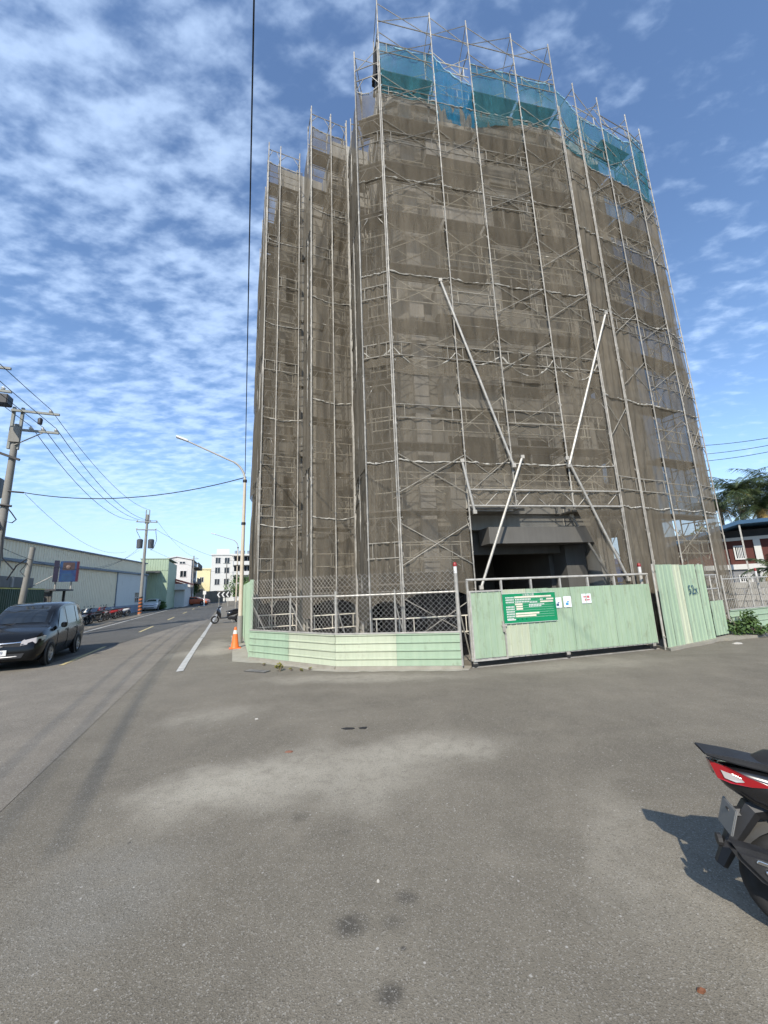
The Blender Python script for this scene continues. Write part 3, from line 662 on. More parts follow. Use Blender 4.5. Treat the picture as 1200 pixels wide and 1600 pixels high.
# bundle on the corner top
b = MB(); p = at(575, 110, 10.6)
for i in range(6): b.path([(rnd.uniform(-.1, .1), .1 * i - .3, -.9), (rnd.uniform(-.08, .08) + .05, .1 * i - .3, .2), (rnd.uniform(-.08, .08) + .12, .1 * i - .3, .85)], .055, 6)
o = b.build('tarpaulin_bundle', M_rubber); o.location = (p.x + .25, p.y, p.z); tag(o, 'rolled black tarpaulin standing in the top of the corner scaffold', 'tarpaulin')

# ================================================================== SITE FENCE AND GATE
def ribbed(b, L, z0, z1, pitch=.19, d=.022, horizontal=False):
    """trapezoid-ribbed sheet in local x/z, front towards -y"""
    prof = []; x = 0.
    span = (z1 - z0) if horizontal else L
    while x < span - 1e-4:
        for dx, y in ((0, 0), (pitch * .78, 0), (pitch * .84, -d), (pitch * .95, -d)):
            if x + dx <= span: prof.append((x + dx, y))
        x += pitch
    prof.append((span, 0))
    if horizontal: rows = [[(0, y, z0 + s_) for s_, y in prof], [(L, y, z0 + s_) for s_, y in prof]]
    else: rows = [[(s_, y, z0) for s_, y in prof], [(s_, y, z1) for s_, y in prof]]
    rd = random.Random(round(L * 977 + z1 * 131 + len(prof))); nseg = 6; r0, r1 = rows; amp = .006; rows = []
    for k in range(nseg + 1):
        rows.append([tuple(Vector(p).lerp(Vector(q), k / nseg) + Vector((0, rd.uniform(-amp, amp) * math.sin(math.pi * k / nseg) if j % 4 < 2 else 0, 0))) for j, (p, q) in enumerate(zip(r0, r1))])
    b.grid(rows); b.grid([[(p[0], p[1] + .004, p[2]) for p in r] for r in rows][::-1])
def chain(b, L, z0, z1, pitch=.125, r=.0026):
    h = z1 - z0; n = int((L + h) / pitch) + 1
    for k in range(n):
        c = k * pitch
        for sgn in (1, -1):
            # line x = c - h .. c   (45 degrees) clipped to 0..L
            xa, za, xb, zb_ = c - h, 0., c, h
            if xa < 0: za -= xa; xa = 0.
            if xb > L: zb_ -= xb - L; xb = L
            if xb - xa < .02: continue
            if sgn < 0: za, zb_ = h - za, h - zb_
            y = .002 * sgn
            A = Vector((xa, y, z0 + za)); B_ = Vector((xb, y, z0 + zb_)); t = (B_ - A).normalized(); s_ = Vector((-t.z, 0, t.x)) * r; e = Vector((0, r, 0))
            b.face([A + s_, A - e, B_ - e, B_ + s_]); b.face([A - e, A - s_, B_ - s_, B_ - e]); b.face([A - s_, A + s_, B_ + s_, B_ - s_])
def run(p, q):
    d = Vector((q[0] - p[0], q[1] - p[1], 0)); return Vector((p[0], p[1], 0)), d.length, math.atan2(d.y, d.x)
def lowfence(label, segs, pale, top=2.2, rail=1.68, caps=True):
    p0 = segs[0][0]; root = thing('site_fence', label, 'fence', (p0[0], p0[1], 0))
    for si, (p, q) in enumerate(segs):
        o, L, rz = run(p, q); loc = Vector((o.x - p0[0], o.y - p0[1], 0)); n = max(1, round(L / 1.5))
        for j in range(n):
            l = L / n
            for k in range(4):
                b = MB(); w = .178
                b.grid([[(0, 0, 0), (0, 0, .128), (0, -.028, .150), (0, -.028, .172), (0, 0, w)], [(l - .004, 0, 0), (l - .004, 0, .128), (l - .004, -.028, .150), (l - .004, -.028, .172), (l - .004, 0, w)]])
                b.grid([[(l - .004, .006, 0), (l - .004, .006, w)], [(0, .006, 0), (0, .006, w)]])
                bo = b.build('board', M_greenpale if (si, j) in pale else M_green, root, fix=False)
                bo.location = loc + Vector((math.cos(rz) * j * l, math.sin(rz) * j * l, .07 + k * w)); bo.rotation_euler = (rnd.uniform(-.02, .02), 0, rz + rnd.uniform(-.006, .006))
        b = MB(); b.box(0, L, -.03, .03, .785, .815); o_ = b.build('board_cap', M_galv, root); o_.location = loc; o_.rotation_euler = (0, 0, rz)
        b = MB(); b.box(0, L, -.05, .05, -.01, .068); o_ = b.build('footing', M_apron, root, bevel=.01); o_.location = loc; o_.rotation_euler = (0, 0, rz)
        b = MB(); chain(b, L, .82, top); o_ = b.build('chain_link', M_chain, root, fix=False); o_.location = loc; o_.rotation_euler = (0, 0, rz); o_['kind'] = 'stuff'
        b = MB(); b.tube((0, .03, rail), (L, .03, rail + .02), .021, 8); o_ = b.build('rail', M_galv, root); o_.location = loc; o_.rotation_euler = (0, 0, rz)
        m_ = max(1, round(L / 1.45))
        for j in range(m_ + (1 if si == len(segs) - 1 else 0)):
            b = MB(); b.tube((j * L / m_, .035, 0), (j * L / m_, .035, rail + .12), .024, 8); o_ = b.build('post', M_galv, root); o_.location = loc; o_.rotation_euler = (0, 0, rz)
            b = MB(); b.tube((j * L / m_, .06, rail - .2), (j * L / m_ + .25, .75, .02), .017, 6); o_ = b.build('stay', M_galv, root); o_.location = loc; o_.rotation_euler = (0, 0, rz)
    return root
lowfence('low pale green board fence with chain link above, turning the street corner', [(FL, FC), (FC, FR)], {(0, 1), (1, 0)})
# tall sheets running back along the street
o, L, rz = run(ST(.58, 21), ST(.58, 12.15)); sf = thing('street_fence', 'tall green sheet fence seen edge on beside the lamp post', 'fence', o, rz)
for j in range(12):
    b = MB(); ribbed(b, L / 12 - .004, .05, 2.2); s_ = b.build('sheet', M_green, sf, fix=False); s_.location = (j * L / 12, 0, 0)
b = MB(); b.box(L - .02, L + .06, -.05, .05, 0, 2.22); b.build('end_post', M_green, sf, bevel=.006)
b = MB(); b.tube((0, .05, 1.9), (L, .05, 1.9), .024, 7); b.build('rail', M_galv, sf)
# sliding gate
G0, G1 = (1.86, 9.12), (7.1, 10.62)
o, L, rz = run(G0, G1); gate = thing('sliding_gate', 'wide pale green sheet metal sliding gate with the site notice on it', 'gate', o, rz)
ns = 7; x0_ = .92
b = MB(); ribbed(b, .80, .20, 1.66, .155); ob = b.build('door_sheet', M_green, gate, fix=False); ob.location = (.07, -.012, 0)
for (x0, x1, z0, z1, nm) in ((.03, .065, .14, 1.70, 'door_stile'), (.872, .907, .14, 1.70, 'door_stile'), (.066, .871, .14, .175, 'door_rail'), (.066, .871, 1.665, 1.70, 'door_rail')):
    b = MB(); b.box(x0, x1, -.035, .02, z0, z1); b.build(nm, M_galv, gate)
b = MB(); b.box(.80, .93, -.06, -.036, .86, .90); b.box(.815, .85, -.075, -.036, .74, .98); b.tube((.88, -.055, .70), (.88, -.055, .90), .012, 6); b.build('latch', M_steel, gate)
for j in range(ns):
    w = (L - x0_ - .03) / ns; b = MB(); ribbed(b, w - .003, .18, 1.69, .155); s_ = b.build('sheet', M_greenpale if j == 0 else M_green, gate, fix=False); s_.location = (x0_ + j * w, -.005 - .003 * (j % 2), rnd.uniform(-.006, .006)); s_.rotation_euler = (rnd.uniform(-.004, .004), 0, rnd.uniform(-.006, .006))
b = MB(); b.tube((0, .02, 1.95), (L, .02, 1.95), .028, 8); b.build('top_rail', M_galv, gate)
b = MB(); b.box(.03, L, .01, .06, .15, .205); b.build('bottom_rail', M_galv, gate)
b = MB(); b.box(.03, L, .012, .05, 1.62, 1.66); b.build('back_rail', M_galv, gate)
for x in (.02, .92, 1.75, 2.6, 3.45, 4.3, L - .03):
    b = MB(); b.box(x - .022, x + .022, .005, .05, .15, 1.93); b.build('upright', M_galv, gate)
for x in (.08, 2.6, L - .15):
    b = MB(); b.lathe([(.0, -.018), (.075, -.018), (.075, .018), (.0, .018)], 14, 'y', (x, .03, .08)); b.build('wheel', M_rubber, gate, True)
    b = MB(); b.box(x - .05, x + .05, .005, .055, .09, .15); b.build('wheel_bracket', M_steel, gate)
b = MB(); b.bar((0, .03, .012), (L, .03, .012), .03, .02); b.build('floor_track', M_steel, gate)
# notice board and papers (things hung on the gate)
M_sign = mat('notice_green', (.0, .22, .085), .5, .06, 4); M_cream = mat('notice_cream', (.72, .62, .50), .7, .08, 9); M_paper = mat('paper', (.74, .76, .80), .7, .05, 6)
M_ink = mat('ink', (.06, .09, .16), .7, .1, 5); M_inkblue = mat('ink_blue', (.05, .25, .45), .7, .1, 5); M_inkred = mat('ink_red', (.5, .12, .12), .7, .1, 5)
def ongate(px, py): 
    w = onseg(px, py, G0, G1, .04); d = (w - Vector((*G0, 0))); return d.x * math.cos(rz_g) + d.y * math.sin(rz_g), w.z
rz_g = rz; u0, zt = ongate(784, 928); u1, _ = ongate(866, 924); _, zb_ = ongate(790, 975)
W_, H_ = u1 - u0, zt - zb_
def gp(u, z, out=.045): v = Vector((*G0, 0)) + Vector((math.cos(rz_g), math.sin(rz_g), 0)) * u + Vector((math.sin(rz_g), -math.cos(rz_g), 0)) * out; v.z = z; return v
sg = thing('notice_board', 'dark green building site notice board on the gate with rows of writing', 'sign', gp(u0, zb_), rz_g)
b = MB(); b.box(0, W_, 0, .012, 0, H_); b.build('board', M_sign, sg, bevel=.003)
for (x0, x1, z0, z1) in ((0, W_, H_ - .008, H_), (0, W_, 0, .008), (0, .008, .008, H_ - .008), (W_ - .008, W_, .008, H_ - .008)):
    b = MB(); b.box(x0, x1, -.004, -.0005, z0, z1); b.build('border', M_sign if z1 - z0 > .1 else M_white, sg)
t_ = text_mesh('工程告示牌', .066, M_white, 'lettering', sg); t_.location = (W_ * .48, -.003, H_ * .925); t_.rotation_euler = (R(90), 0, 0)
rb = random.Random(5); rows_ = []
def strip(x, z, w, h, m, nm='text_line'):
    b = MB(); b.box(x, x + w, -.003, -.0008, z, z + h); b.build(nm, m, sg)
for k, (lb, x, w, m) in enumerate(((1, .22, .70, 1), (1, .23, .30, 0), (1, .23, .28, 0), (0, .22, .14, 1), (0, .24, .12, 1), (1, .24, .12, 1), (1, .30, .0, 1), (1, .22, .44, 1), (1, .22, .38, 1), (1, .0, .0, 1))):
    z = H_ * (.845 - .079 * k)
    if k in (0, 1, 2, 4, 5, 6, 7, 8, 9):
        n_c = 6 if k != 9 else 5
        for c_ in range(n_c): strip(W_ * (.055 + .026 * c_), z - .004, W_ * .019, H_ * .040, M_white, 'character')
    if w: 
        if m: strip(W_ * x, z - .006, W_ * w, H_ * .055, M_cream)
        else:
            for c_ in range(int(w / .03)): strip(W_ * (x + .03 * c_), z - .004, W_ * .021, H_ * .042, M_white, 'character')
for (x, z, w, m) in ((.70, .74, .08, 0), (.82, .74, .14, 1), (.50, .66, .16, 0), (.70, .655, .25, 1), (.48, .575, .30, 0), (.48, .52, .26, 0)):
    if m: strip(W_ * x, H_ * z, W_ * w, H_ * .05, M_cream)
    else:
        for c_ in range(int(w / .03)): strip(W_ * (x + .03 * c_), H_ * z, W_ * .021, H_ * .04, M_white, 'character')
for k in range(9): strip(W_ * .06, H_ * (.81 - .079 * k), W_ * .89, .003, M_white, 'ruled_line')
strip(W_ * .06, H_ * .10, W_ * .15, H_ * .04, M_white)
for c_ in range(3):
    b = MB(); b.lathe([(.0, -.003), (.018, -.003), (.018, -.0008)], 12, 'y', (W_ * (.25 + .08 * c_), 0, H_ * .12)); b.build('stamp', mat('notice_dark_green', (0, .10, .04), .5), sg)
for k, (x0, y0, x1, y1, lb, inkm) in enumerate(((866, 934, 877, 950, 'white paper notice with a dark blue picture, next to the green board', M_ink), (880, 932, 892, 949, 'white paper notice with a light blue picture', M_inkblue), (908, 928, 924, 943, 'squarer white paper notice with reddish print', M_inkred))):
    ua, za = ongate(x0, y0); ub, _ = ongate(x1, y0); _, zc = ongate(x0, y1)
    nt_ = thing('paper_notice', lb, 'notice', gp(ua, zc, .03), rz_g, 'papers on the gate'); b = MB(); b.box(0, ub - ua, 0, .002, 0, za - zc); b.build('sheet', M_paper, nt_)
    w, h = ub - ua, za - zc
    b = MB()
    if k < 2: b.box(w * .25, w * .62, -.002, -.0005, h * .18, h * .42); b.box(w * .42, w * .7, -.002, -.0005, h * .45, h * .55)
    else: b.box(w * .2, w * .5, -.002, -.0005, h * .6, h * .75); b.box(w * .55, w * .8, -.002, -.0005, h * .55, h * .8); b.box(w * .3, w * .42, -.002, -.0005, h * .25, h * .5); b.box(w * .5, w * .8, -.002, -.0005, h * .28, h * .42)
    b.build('print', inkm, nt_)
# gate posts with red warning lamps
def lamp_post(p, h, label, r=.045):
    t = thing('gate_post', label, 'post', p)
    b = MB(); b.tube((0, 0, 0), (0, 0, h - .22), r, 12); b.build('post', M_galv, t, True)
    b = MB(); b.tube((0, 0, h - .22), (0, 0, h - .06), r * .92, 12); b.build('white_sleeve', M_white, t, True)
    b = MB(); b.lathe([(r * 1.02, 0), (r * 1.1, .025), (r * .95, .075), (r * .5, .10), (0, .105)], 12, 'z', (0, 0, h - .06)); b.build('warning_lamp', mat('lamp_red', (.24, .02, .018), .4, .15, 6), t, True)
lamp_post(at(722, 1040, 9.32), 2.28, 'galvanised gate post with a red lamp, between low fence and gate')
lamp_post((7.05, 10.85, 0), 2.22, 'gate post with a red lamp behind the closing end of the sliding gate')
# tall sheets right of the gate
def sheetfence(name, label, p, q, z0, z1, n, pale, pitch=.19):
    o, L, rz = run(p, q); t = thing(name, label, 'fence', o, rz)
    for j in range(n):
        b = MB(); ribbed(b, L / n - .003, z0, z1, pitch); s_ = b.build('sheet', M_greenpale if j in pale else M_green, t, fix=False); s_.location = (j * L / n, -.004 * (j % 2), rnd.uniform(-.012, .012)); s_.rotation_euler = (rnd.uniform(-.006, .006), 0, rnd.uniform(-.01, .01))
    for z in (z0 + .25, z1 - .2):
        b = MB(); b.box(0, L, .035, .08, z, z + .05); b.build('rail', M_galv, t)
    for x in (.03, L - .03):
        b = MB(); b.tube((x, .08, 0), (x, .08, z1 + .03), .028, 8); b.build('post', M_galv, t, True)
    return t, o, L, rz
t, o, L, rz = sheetfence('sheet_fence', 'tall green sheet panel with a cream stripe and the handwritten 52', (7.17, 10.40), (9.45, 11.66), .05, 2.18, 6, {2}, .19)
wp = onseg(1083, 922, (7.17, 10.40), (9.45, 11.66), .03); tx = text_mesh('52x', .36, mat('marker_blue', (.01, .06, .10), .6), 'scrawl', t); d = wp - o
tx.location = (d.x * math.cos(rz) + d.y * math.sin(rz), -.031, wp.z); tx.rotation_euler = (R(90), 0, 0); tx['label'] = 'dark blue handwritten 52 with a small mark'
t, o, L, rz = sheetfence('side_gate', 'short green sheet gate with a bare pipe frame above it', (9.55, 11.74), (10.25, 12.12), .12, 1.10, 1, {}, .19)
for (a_, c_) in (((.0, .05, 1.1), (.0, .05, 1.86)), ((L * .45, .05, 1.1), (L * .45, .05, 1.86)), ((L * .95, .05, 1.1), (L * .95, .05, 1.86)), ((0, .05, 1.86), (L, .05, 1.86)), ((0, .05, 1.45), (L, .05, 1.45))):
    b = MB(); b.tube(a_, c_, .022, 7); b.build('pipe', M_galv, t, True)
lowfence('low green board fence with chain link beside the leafy weeds', [((10.45, 12.2), (13.1, 13.25))], {}, 1.85, 1.72)
lamp_post((12.6, 13.35, 0), 2.0, 'leaning post with a red lamp behind the weeds', .035)

# blue container and clutter inside the site
p = at(936, 885, 21.0); bx = thing('blue_container', 'bright blue site container seen through the open ground floor', 'container', (p.x, p.y, 0), R(-30))
b = MB(); ribbed(b, 3.0, .12, 2.5, .22, .035); s_ = b.build('front', mat('blue_paint', (.03, .16, .50), .5, .1), bx, fix=False); s_.location = (-1.5, 0, 0)
b = MB(); b.box(-1.5, 1.5, .02, 2.2, .1, 2.5); b.build('body', MATS['blue_paint'], bx)
b = MB(); b.hexa([(-1.6, -.15, 2.52), (1.6, -.15, 2.52), (1.6, 2.3, 2.52), (-1.6, 2.3, 2.52), (-1.5, .5, 2.8), (1.5, .5, 2.8), (1.5, 1.6, 2.8), (-1.5, 1.6, 2.8)]); b.build('roof', MATS['blue_paint'], bx)

# ================================================================== STREET FURNITURE
def street_lamp(p, label, h=6.5, arm=2.25, rise=1.35):
    t = thing('street_lamp', label, 'street lamp', p, SA, 'street lamps')
    M_lp = mat('lamp_pole', (.44, .36, .25), .6, .15, 4, streak=.5, tint=(.52, .47, .38))
    b = MB(); b.path([(0, 0, 0), (0, 0, h * .5), (0, 0, h - .1)], [.085, .07, .055], 12); b.build('pole', M_lp, t, True)
    b = MB(); b.path([(0, 0, .02), (0, 0, 1.0)], [.11, .10], 12); b.build('base_sleeve', M_wood, t, True)
    pts = [(0, 0, h - .12)]
    for k in range(1, 9):
        f = k / 8; pts.append((-.55 * (1 - math.cos(f * math.pi / 2 * .75)) - .1 * f, 0, h - .12 + .75 * math.sin(f * math.pi / 2 * .75)))
    e = pts[-1]; pts.append((-arm, 0, h + rise - .05))
    b = MB(); b.path(pts, [.045] * 8 + [.038, .03], 8); b.build('arm', mat('lamp_arm', (.45, .44, .40), .5, .1, 4), t, True)
    b = MB(); d = Vector((-arm - e[0], 0, h + rise - .05 - e[2])).normalized(); q = Vector((-arm, 0, h + rise - .05))
    s_ = MB(); s_.hexa([q + Vector((.05, -.06, -.04)), q + d * .42 + Vector((0, -.09, -.06)), q + d * .42 + Vector((0, .09, -.06)), q + Vector((.05, .06, -.04)), q + Vector((.05, -.05, .05)), q + d * .40 + Vector((0, -.06, .03)), q + d * .40 + Vector((0, .06, .03)), q + Vector((.05, .05, .05))])
    s_.build('lamp_head', mat('lamp_head_white', (.62, .62, .60), .4, .05), t, bevel=.012)
    for z in (h * .7, h * .97):
        b = MB(); b.lathe([(.08, -.05), (.085, 0), (.08, .05)], 12, 'z', (0, 0, z)); b.build('band', M_plastic, t, True)
    return t
LP = gnd(374, 1005); street_lamp(LP, 'tan street lamp post at the street corner with a traffic cone at its foot', 6.5, 2.2, 1.35)
street_lamp(ST(.55, 42), 'more distant street lamp post far down the street', 6.6, 2.2, 1.2)
def cone(p, label, s=1.):
    t = thing('traffic_cone', label, 'traffic cone', p, rnd.uniform(0, 1), 'traffic cones')
    b = MB(); b.box(-.19 * s, .19 * s, -.19 * s, .19 * s, .0, .03 * s); b.build('base', M_orange, t, bevel=.008)
    b = MB(); b.lathe([(.145 * s, .03 * s), (.125 * s, .08 * s), (.075 * s, .48 * s)], 20); b.build('body', M_orange, t, True)
    b = MB(); b.lathe([(.0762 * s, .48 * s), (.055 * s, .60 * s)], 20); b.build('white_band', M_white, t, True)
    b = MB(); b.lathe([(.0548 * s, .60 * s), (.032 * s, .70 * s), (.02 * s, .705 * s), (0, .705 * s)], 20); b.build('tip', M_orange, t, True)
p = gnd(367, 1013); cone(p, 'orange traffic cone standing in front of the lamp post')
p = gnd(379, 990); cone(p, 'orange traffic cone half hidden behind the lamp post', 1.05)
# drain grate
p = gnd(402, 1049); t = thing('drain_grate', 'small slotted drain grate set in the cement by the fence', 'drain grate', (p.x, p.y, .012), R(-25))
b = MB(); b.box(-.32, .32, -.11, .11, -.01, .0); b.build('frame', mat('iron', (.05, .048, .045), .8, .2), t)
for k in range(9):
    b = MB(); b.box(-.29 + .066 * k, -.25 + .066 * k, -.09, .09, .001, .008); b.build('bar', mat('iron_grey', (.20, .19, .17), .8, .2), t)

# ------------------------------------------------------------------ scooters
SC = {}
def loft(b, st, n=14, power=2.6):
    """st: (x, half width, z low, z high); superellipse rings, closed ends"""
    rows = []
    for x, hw, zl, zh in st:
        row = []
        for k in range(n):
            a_ = 2 * math.pi * k / n; ca, sa = math.cos(a_), math.sin(a_)
            row.append((x, hw * math.copysign(abs(ca) ** (2 / power), ca), (zl + zh) / 2 + (zh - zl) / 2 * math.copysign(abs(sa) ** (2 / power), sa)))
        rows.append(row)
    b.grid(rows, True); b.face(rows[0][::-1]); b.face(rows[-1])
def wheel(parent, x, r, w, name='wheel'):
    b = MB(); prof = []
    for k in range(11):
        a_ = -math.pi / 2 + math.pi * k / 10; prof.append((r - .045 + .045 * math.cos(a_), w / 2 * math.sin(a_)))
    prof = [(r * .62, -w * .42)] + prof + [(r * .62, w * .42)]
    b.lathe(prof, 28, 'y', (x, 0, r)); t = b.build(name, M_rubber, parent, True)
    b = MB(); b.lathe([(r * .64, -w * .40), (r * .60, -w * .30), (r * .60, w * .30), (r * .64, w * .40)], 24, 'y', (x, 0, r))
    for k in range(5):
        a_ = 2 * math.pi * k / 5 + .3; b.bar((x + math.cos(a_) * r * .1, 0, r + math.sin(a_) * r * .1), (x + math.cos(a_) * r * .62, 0, r + math.sin(a_) * r * .62), .03, .05, (0, 1, 0))
    b.lathe([(0, -w * .4), (r * .16, -w * .4), (r * .16, w * .4), (0, w * .4)], 12, 'y', (x, 0, r)); b.build('rim', M_alu, t)
    return t
def scooter(label, paint, loc, rz, group=None, lean=0., steer=.0):
    t = thing('motor_scooter', label, 'scooter', loc, rz, group); t.rotation_euler = (lean, 0, rz)
    wheel(t, -.085, .255, .13); wheel(t, 1.31, .245, .11)
    b = MB(); loft(b, [(-.385, .018, .745, .79), (-.34, .055, .685, .80), (-.24, .095, .615, .80), (-.08, .125, .555, .785), (.12, .145, .50, .765), (.34, .155, .44, .745), (.52, .14, .40, .70), (.60, .10, .40, .62)], 16, 3); b.build('tail_body', paint, t, True)
    # wrap-round tail lamp: long red wedge each side with a clear window
    def wedge(pts, out, m, nm, par=t):
        for sy in (-1, 1):
            b = MB(); rows = [[(x, sy * (y + out), z) for x, y, z in pts], [(x, sy * (y - .03), z) for x, y, z in pts]]
            b.face(rows[0] if sy < 0 else rows[0][::-1]); n = len(pts)
            for k in range(n): b.face([rows[0][k], rows[0][(k + 1) % n], rows[1][(k + 1) % n], rows[1][k]])
            o_ = b.build(nm, m, par)
        return o_
    w_ = lambda x: .03 + .30 * (x + .40) ** .75 * .55 if x > -.4 else .03
    lampo = wedge([(-.400, .018, .812), (-.378, .045, .732), (-.33, .072, .722), (-.25, .10, .724), (-.165, .122, .738), (-.18, .118, .745), (-.25, .10, .765), (-.32, .075, .790)], .004, M_redlens, 'tail_lamp')
    wedge([(-.362, .056, .778), (-.352, .062, .744), (-.31, .08, .734), (-.275, .09, .742), (-.285, .088, .755), (-.32, .074, .770)], .0075, M_clear, 'lamp_window')
    b = MB(); b.slab_xz([(-.435, .868), (-.425, .852), (-.30, .822), (-.05, .775), (.05, .775), (.02, .80), (-.14, .830), (-.28, .852)], -.085, .085); b.build('grab_rail', M_plastic, t, bevel=.01)
    b = MB(); loft(b, [(-.19, .06, .80, .835), (-.10, .115, .785, .865), (.08, .14, .765, .868), (.22, .135, .755, .850), (.32, .125, .735, .800), (.45, .12, .72, .785), (.60, .10, .69, .765), (.68, .06, .67, .735)], 16, 3); b.build('seat', M_seat, t, True)
    # rear hugger, plate and bracket
    b = MB(); b.path([(-.10, 0, .62), (-.24, 0, .58), (-.34, 0, .43), (-.42, 0, .28)], [.05, .05, .042, .03], 6); b.build('rear_mudguard', M_plastic, t)
    b = MB()
    b.grid([[(-.085 + .25 * 1.12 * math.cos(a_) , y, .25 + .25 * 1.12 * math.sin(a_)) for y in (-.07, 0, .07)] for a_ in [math.pi * (.42 + .055 * k) for k in range(8)]]); b.build('inner_mudguard', mat('dusty_plastic', (.10, .095, .085), .9, .2), t, True)
    b = MB(); b.hexa([(-.378, -.085, .46), (-.378, .085, .46), (-.366, .085, .46), (-.366, -.085, .46), (-.335, -.085, .59), (-.335, .085, .59), (-.323, .085, .59), (-.323, -.085, .59)]); b.build('number_plate', mat('plate_grey', (.16, .16, .155), .5, .1), t, bevel=.004)
    b = MB(); b.tube((-.10, 0, .58), (-.345, 0, .54), .03, 6); b.build('plate_bracket', M_plastic, t)
    b = MB(); b.lathe([(0, -.02), (.03, -.02), (.03, .0), (0, .0)], 10, 'x', (-.40, 0, .40)); b.build('reflector', M_plastic, t)
    # engine, swing arm, muffler
    b = MB(); loft(b, [(-.08, .05, .18, .32), (.1, .09, .16, .36), (.35, .10, .18, .40), (.55, .08, .22, .38)], 10); o_ = b.build('engine', M_plastic, t, True); o_.location = (0, .06, 0)
    b = MB(); b.slab_xz([(-.395, .405), (-.365, .345), (-.28, .255), (-.10, .175), (.12, .15), (.40, .17), (.40, .25), (.10, .30), (-.12, .345), (-.25, .385)], -.215, -.105); mo = b.build('muffler', mat('muffler_black', (.02, .02, .021), .5, .3, 20), t, bevel=.022); mo.location = (-.04, -.02, .085)
    b = MB(); b.slab_xz([(-.30, .352), (-.29, .367), (-.17, .337), (-.18, .322)], -.225, -.20); b.build('heat_shield_trim', M_chrome, mo, bevel=.003)
    for (x, z) in ((-.255, .315), (-.10, .265), (.10, .235)):
        b = MB(); b.lathe([(0, -.012), (.009, -.012), (.015, -.004), (.015, .01)], 10, 'y', (x, -.216, z)); b.build('bolt', M_chrome, mo, True)
    b = MB(); b.tube((-.05, .10, .30), (-.14, .12, .62), .016, 8); b.tube((-.065, .102, .34), (-.125, .118, .55), .035, 10); b.build('shock_absorber', M_alu, t)
    b = MB(); b.tube((-.05, -.09, .30), (-.14, -.11, .62), .016, 8); b.tube((-.065, -.092, .34), (-.125, -.108, .55), .032, 10); b.build('shock_absorber', M_plastic, t)
    # floor, apron, steering
    b = MB(); loft(b, [(.50, .13, .30, .46), (.70, .16, .29, .36), (.95, .16, .29, .36), (1.05, .15, .30, .50)], 12, 4); b.build('floorboard', M_plastic, t, True)
    b = MB(); loft(b, [(.98, .17, .32, .62), (1.03, .20, .36, .84), (1.10, .19, .42, .95), (1.17, .13, .50, .93), (1.24, .07, .58, .84)], 14, 3); b.build('leg_shield', paint, t, True)
    b = MB(); b.grid([[(1.31 + .275 * math.cos(a_), y, .245 + .275 * math.sin(a_)) for y in (-.065, -.04, .04, .065)] for a_ in [math.pi * (.15 + .08 * k) for k in range(8)]]); b.build('front_mudguard', paint, t, True)
    b = MB()
    for y in (-.07, .07): b.tube((1.31, y, .245), (1.16, y * .8, .70), .02, 8)
    b.tube((1.16, 0, .62), (1.06, 0, 1.02), .022, 8); b.build('fork', M_alu, t)
    b = MB(); b.path([(.92, .33, 1.02), (1.0, .22, 1.03), (1.07, .0, 1.02), (1.0, -.22, 1.03), (.92, -.33, 1.02)], .014, 8); hb = b.build('handlebar', M_plastic, t)
    b = MB(); loft(b, [(.98, .06, .98, 1.05), (1.06, .12, .93, 1.08), (1.15, .08, .93, 1.02)], 12); b.build('headset', paint, t, True)
    b = MB(); loft(b, [(1.185, .09, .70, .82), (1.225, .08, .71, .81), (1.245, .05, .73, .79)], 12); b.build('headlight', M_clear, t, True)
    for s_ in (-1, 1):
        b = MB(); b.tube((.99, s_ * .23, 1.03), (1.0, s_ * .30, 1.18), .006, 6); b.lathe([(0, -.01), (.05, -.01), (.055, .005), (0, .02)], 12, 'x', (1.0, s_ * .31, 1.22)); b.build('mirror', M_plastic, t)
    b = MB(); b.tube((.35, .10, .26), (.30, .24, .012), .012, 6); b.build('side_stand', M_steel, t)
    return t
scooter('black scooter with a red tail lamp parked in the open foreground', M_black_paint, (2.19, 2.33, 0), R(-21))
p = gnd(358, 970); scooter('black scooter parked nose to the fence behind the lamp post', M_black_paint, ST(.45, 27.5), SA + R(188), lean=.0)
PA = {k: mat('scooter_' + k, c, .3, .1, 3, coat=.5) for k, c in dict(white=(.62, .62, .60), silver=(.34, .34, .34), red=(.35, .03, .03), pink=(.50, .22, .22), black=(.012, .012, .013), grey=(.12, .12, .12)).items()}
row = [('white', 'white'), ('black', 'black'), ('silver', 'silver grey'), ('black', 'black'), ('white', 'white'), ('black', 'black'), ('red', 'dark red'), ('pink', 'pink'), ('red', 'dark red'), ('white', 'white')]
for k, (c_, w_) in enumerate(row):
    f = k / (len(row) - 1); lb = {0: 'white scooter at the near end of the row along the warehouse', 9: 'white scooter at the row end beside the striped utility pole', 2: 'silver grey scooter in the row along the warehouse wall', 7: 'pink scooter in the row along the warehouse wall', 4: 'white scooter between two black ones in the row along the warehouse'}.get(k, f'{w_} scooter in the row along the warehouse wall')
    scooter(lb, PA[c_], ST(-9.5 - .15 * (k % 3), 33.0 + f * 12.5, 0), SA + R(188 + 14 * rnd.uniform(-1, 1)), 'scooters parked along the warehouse')

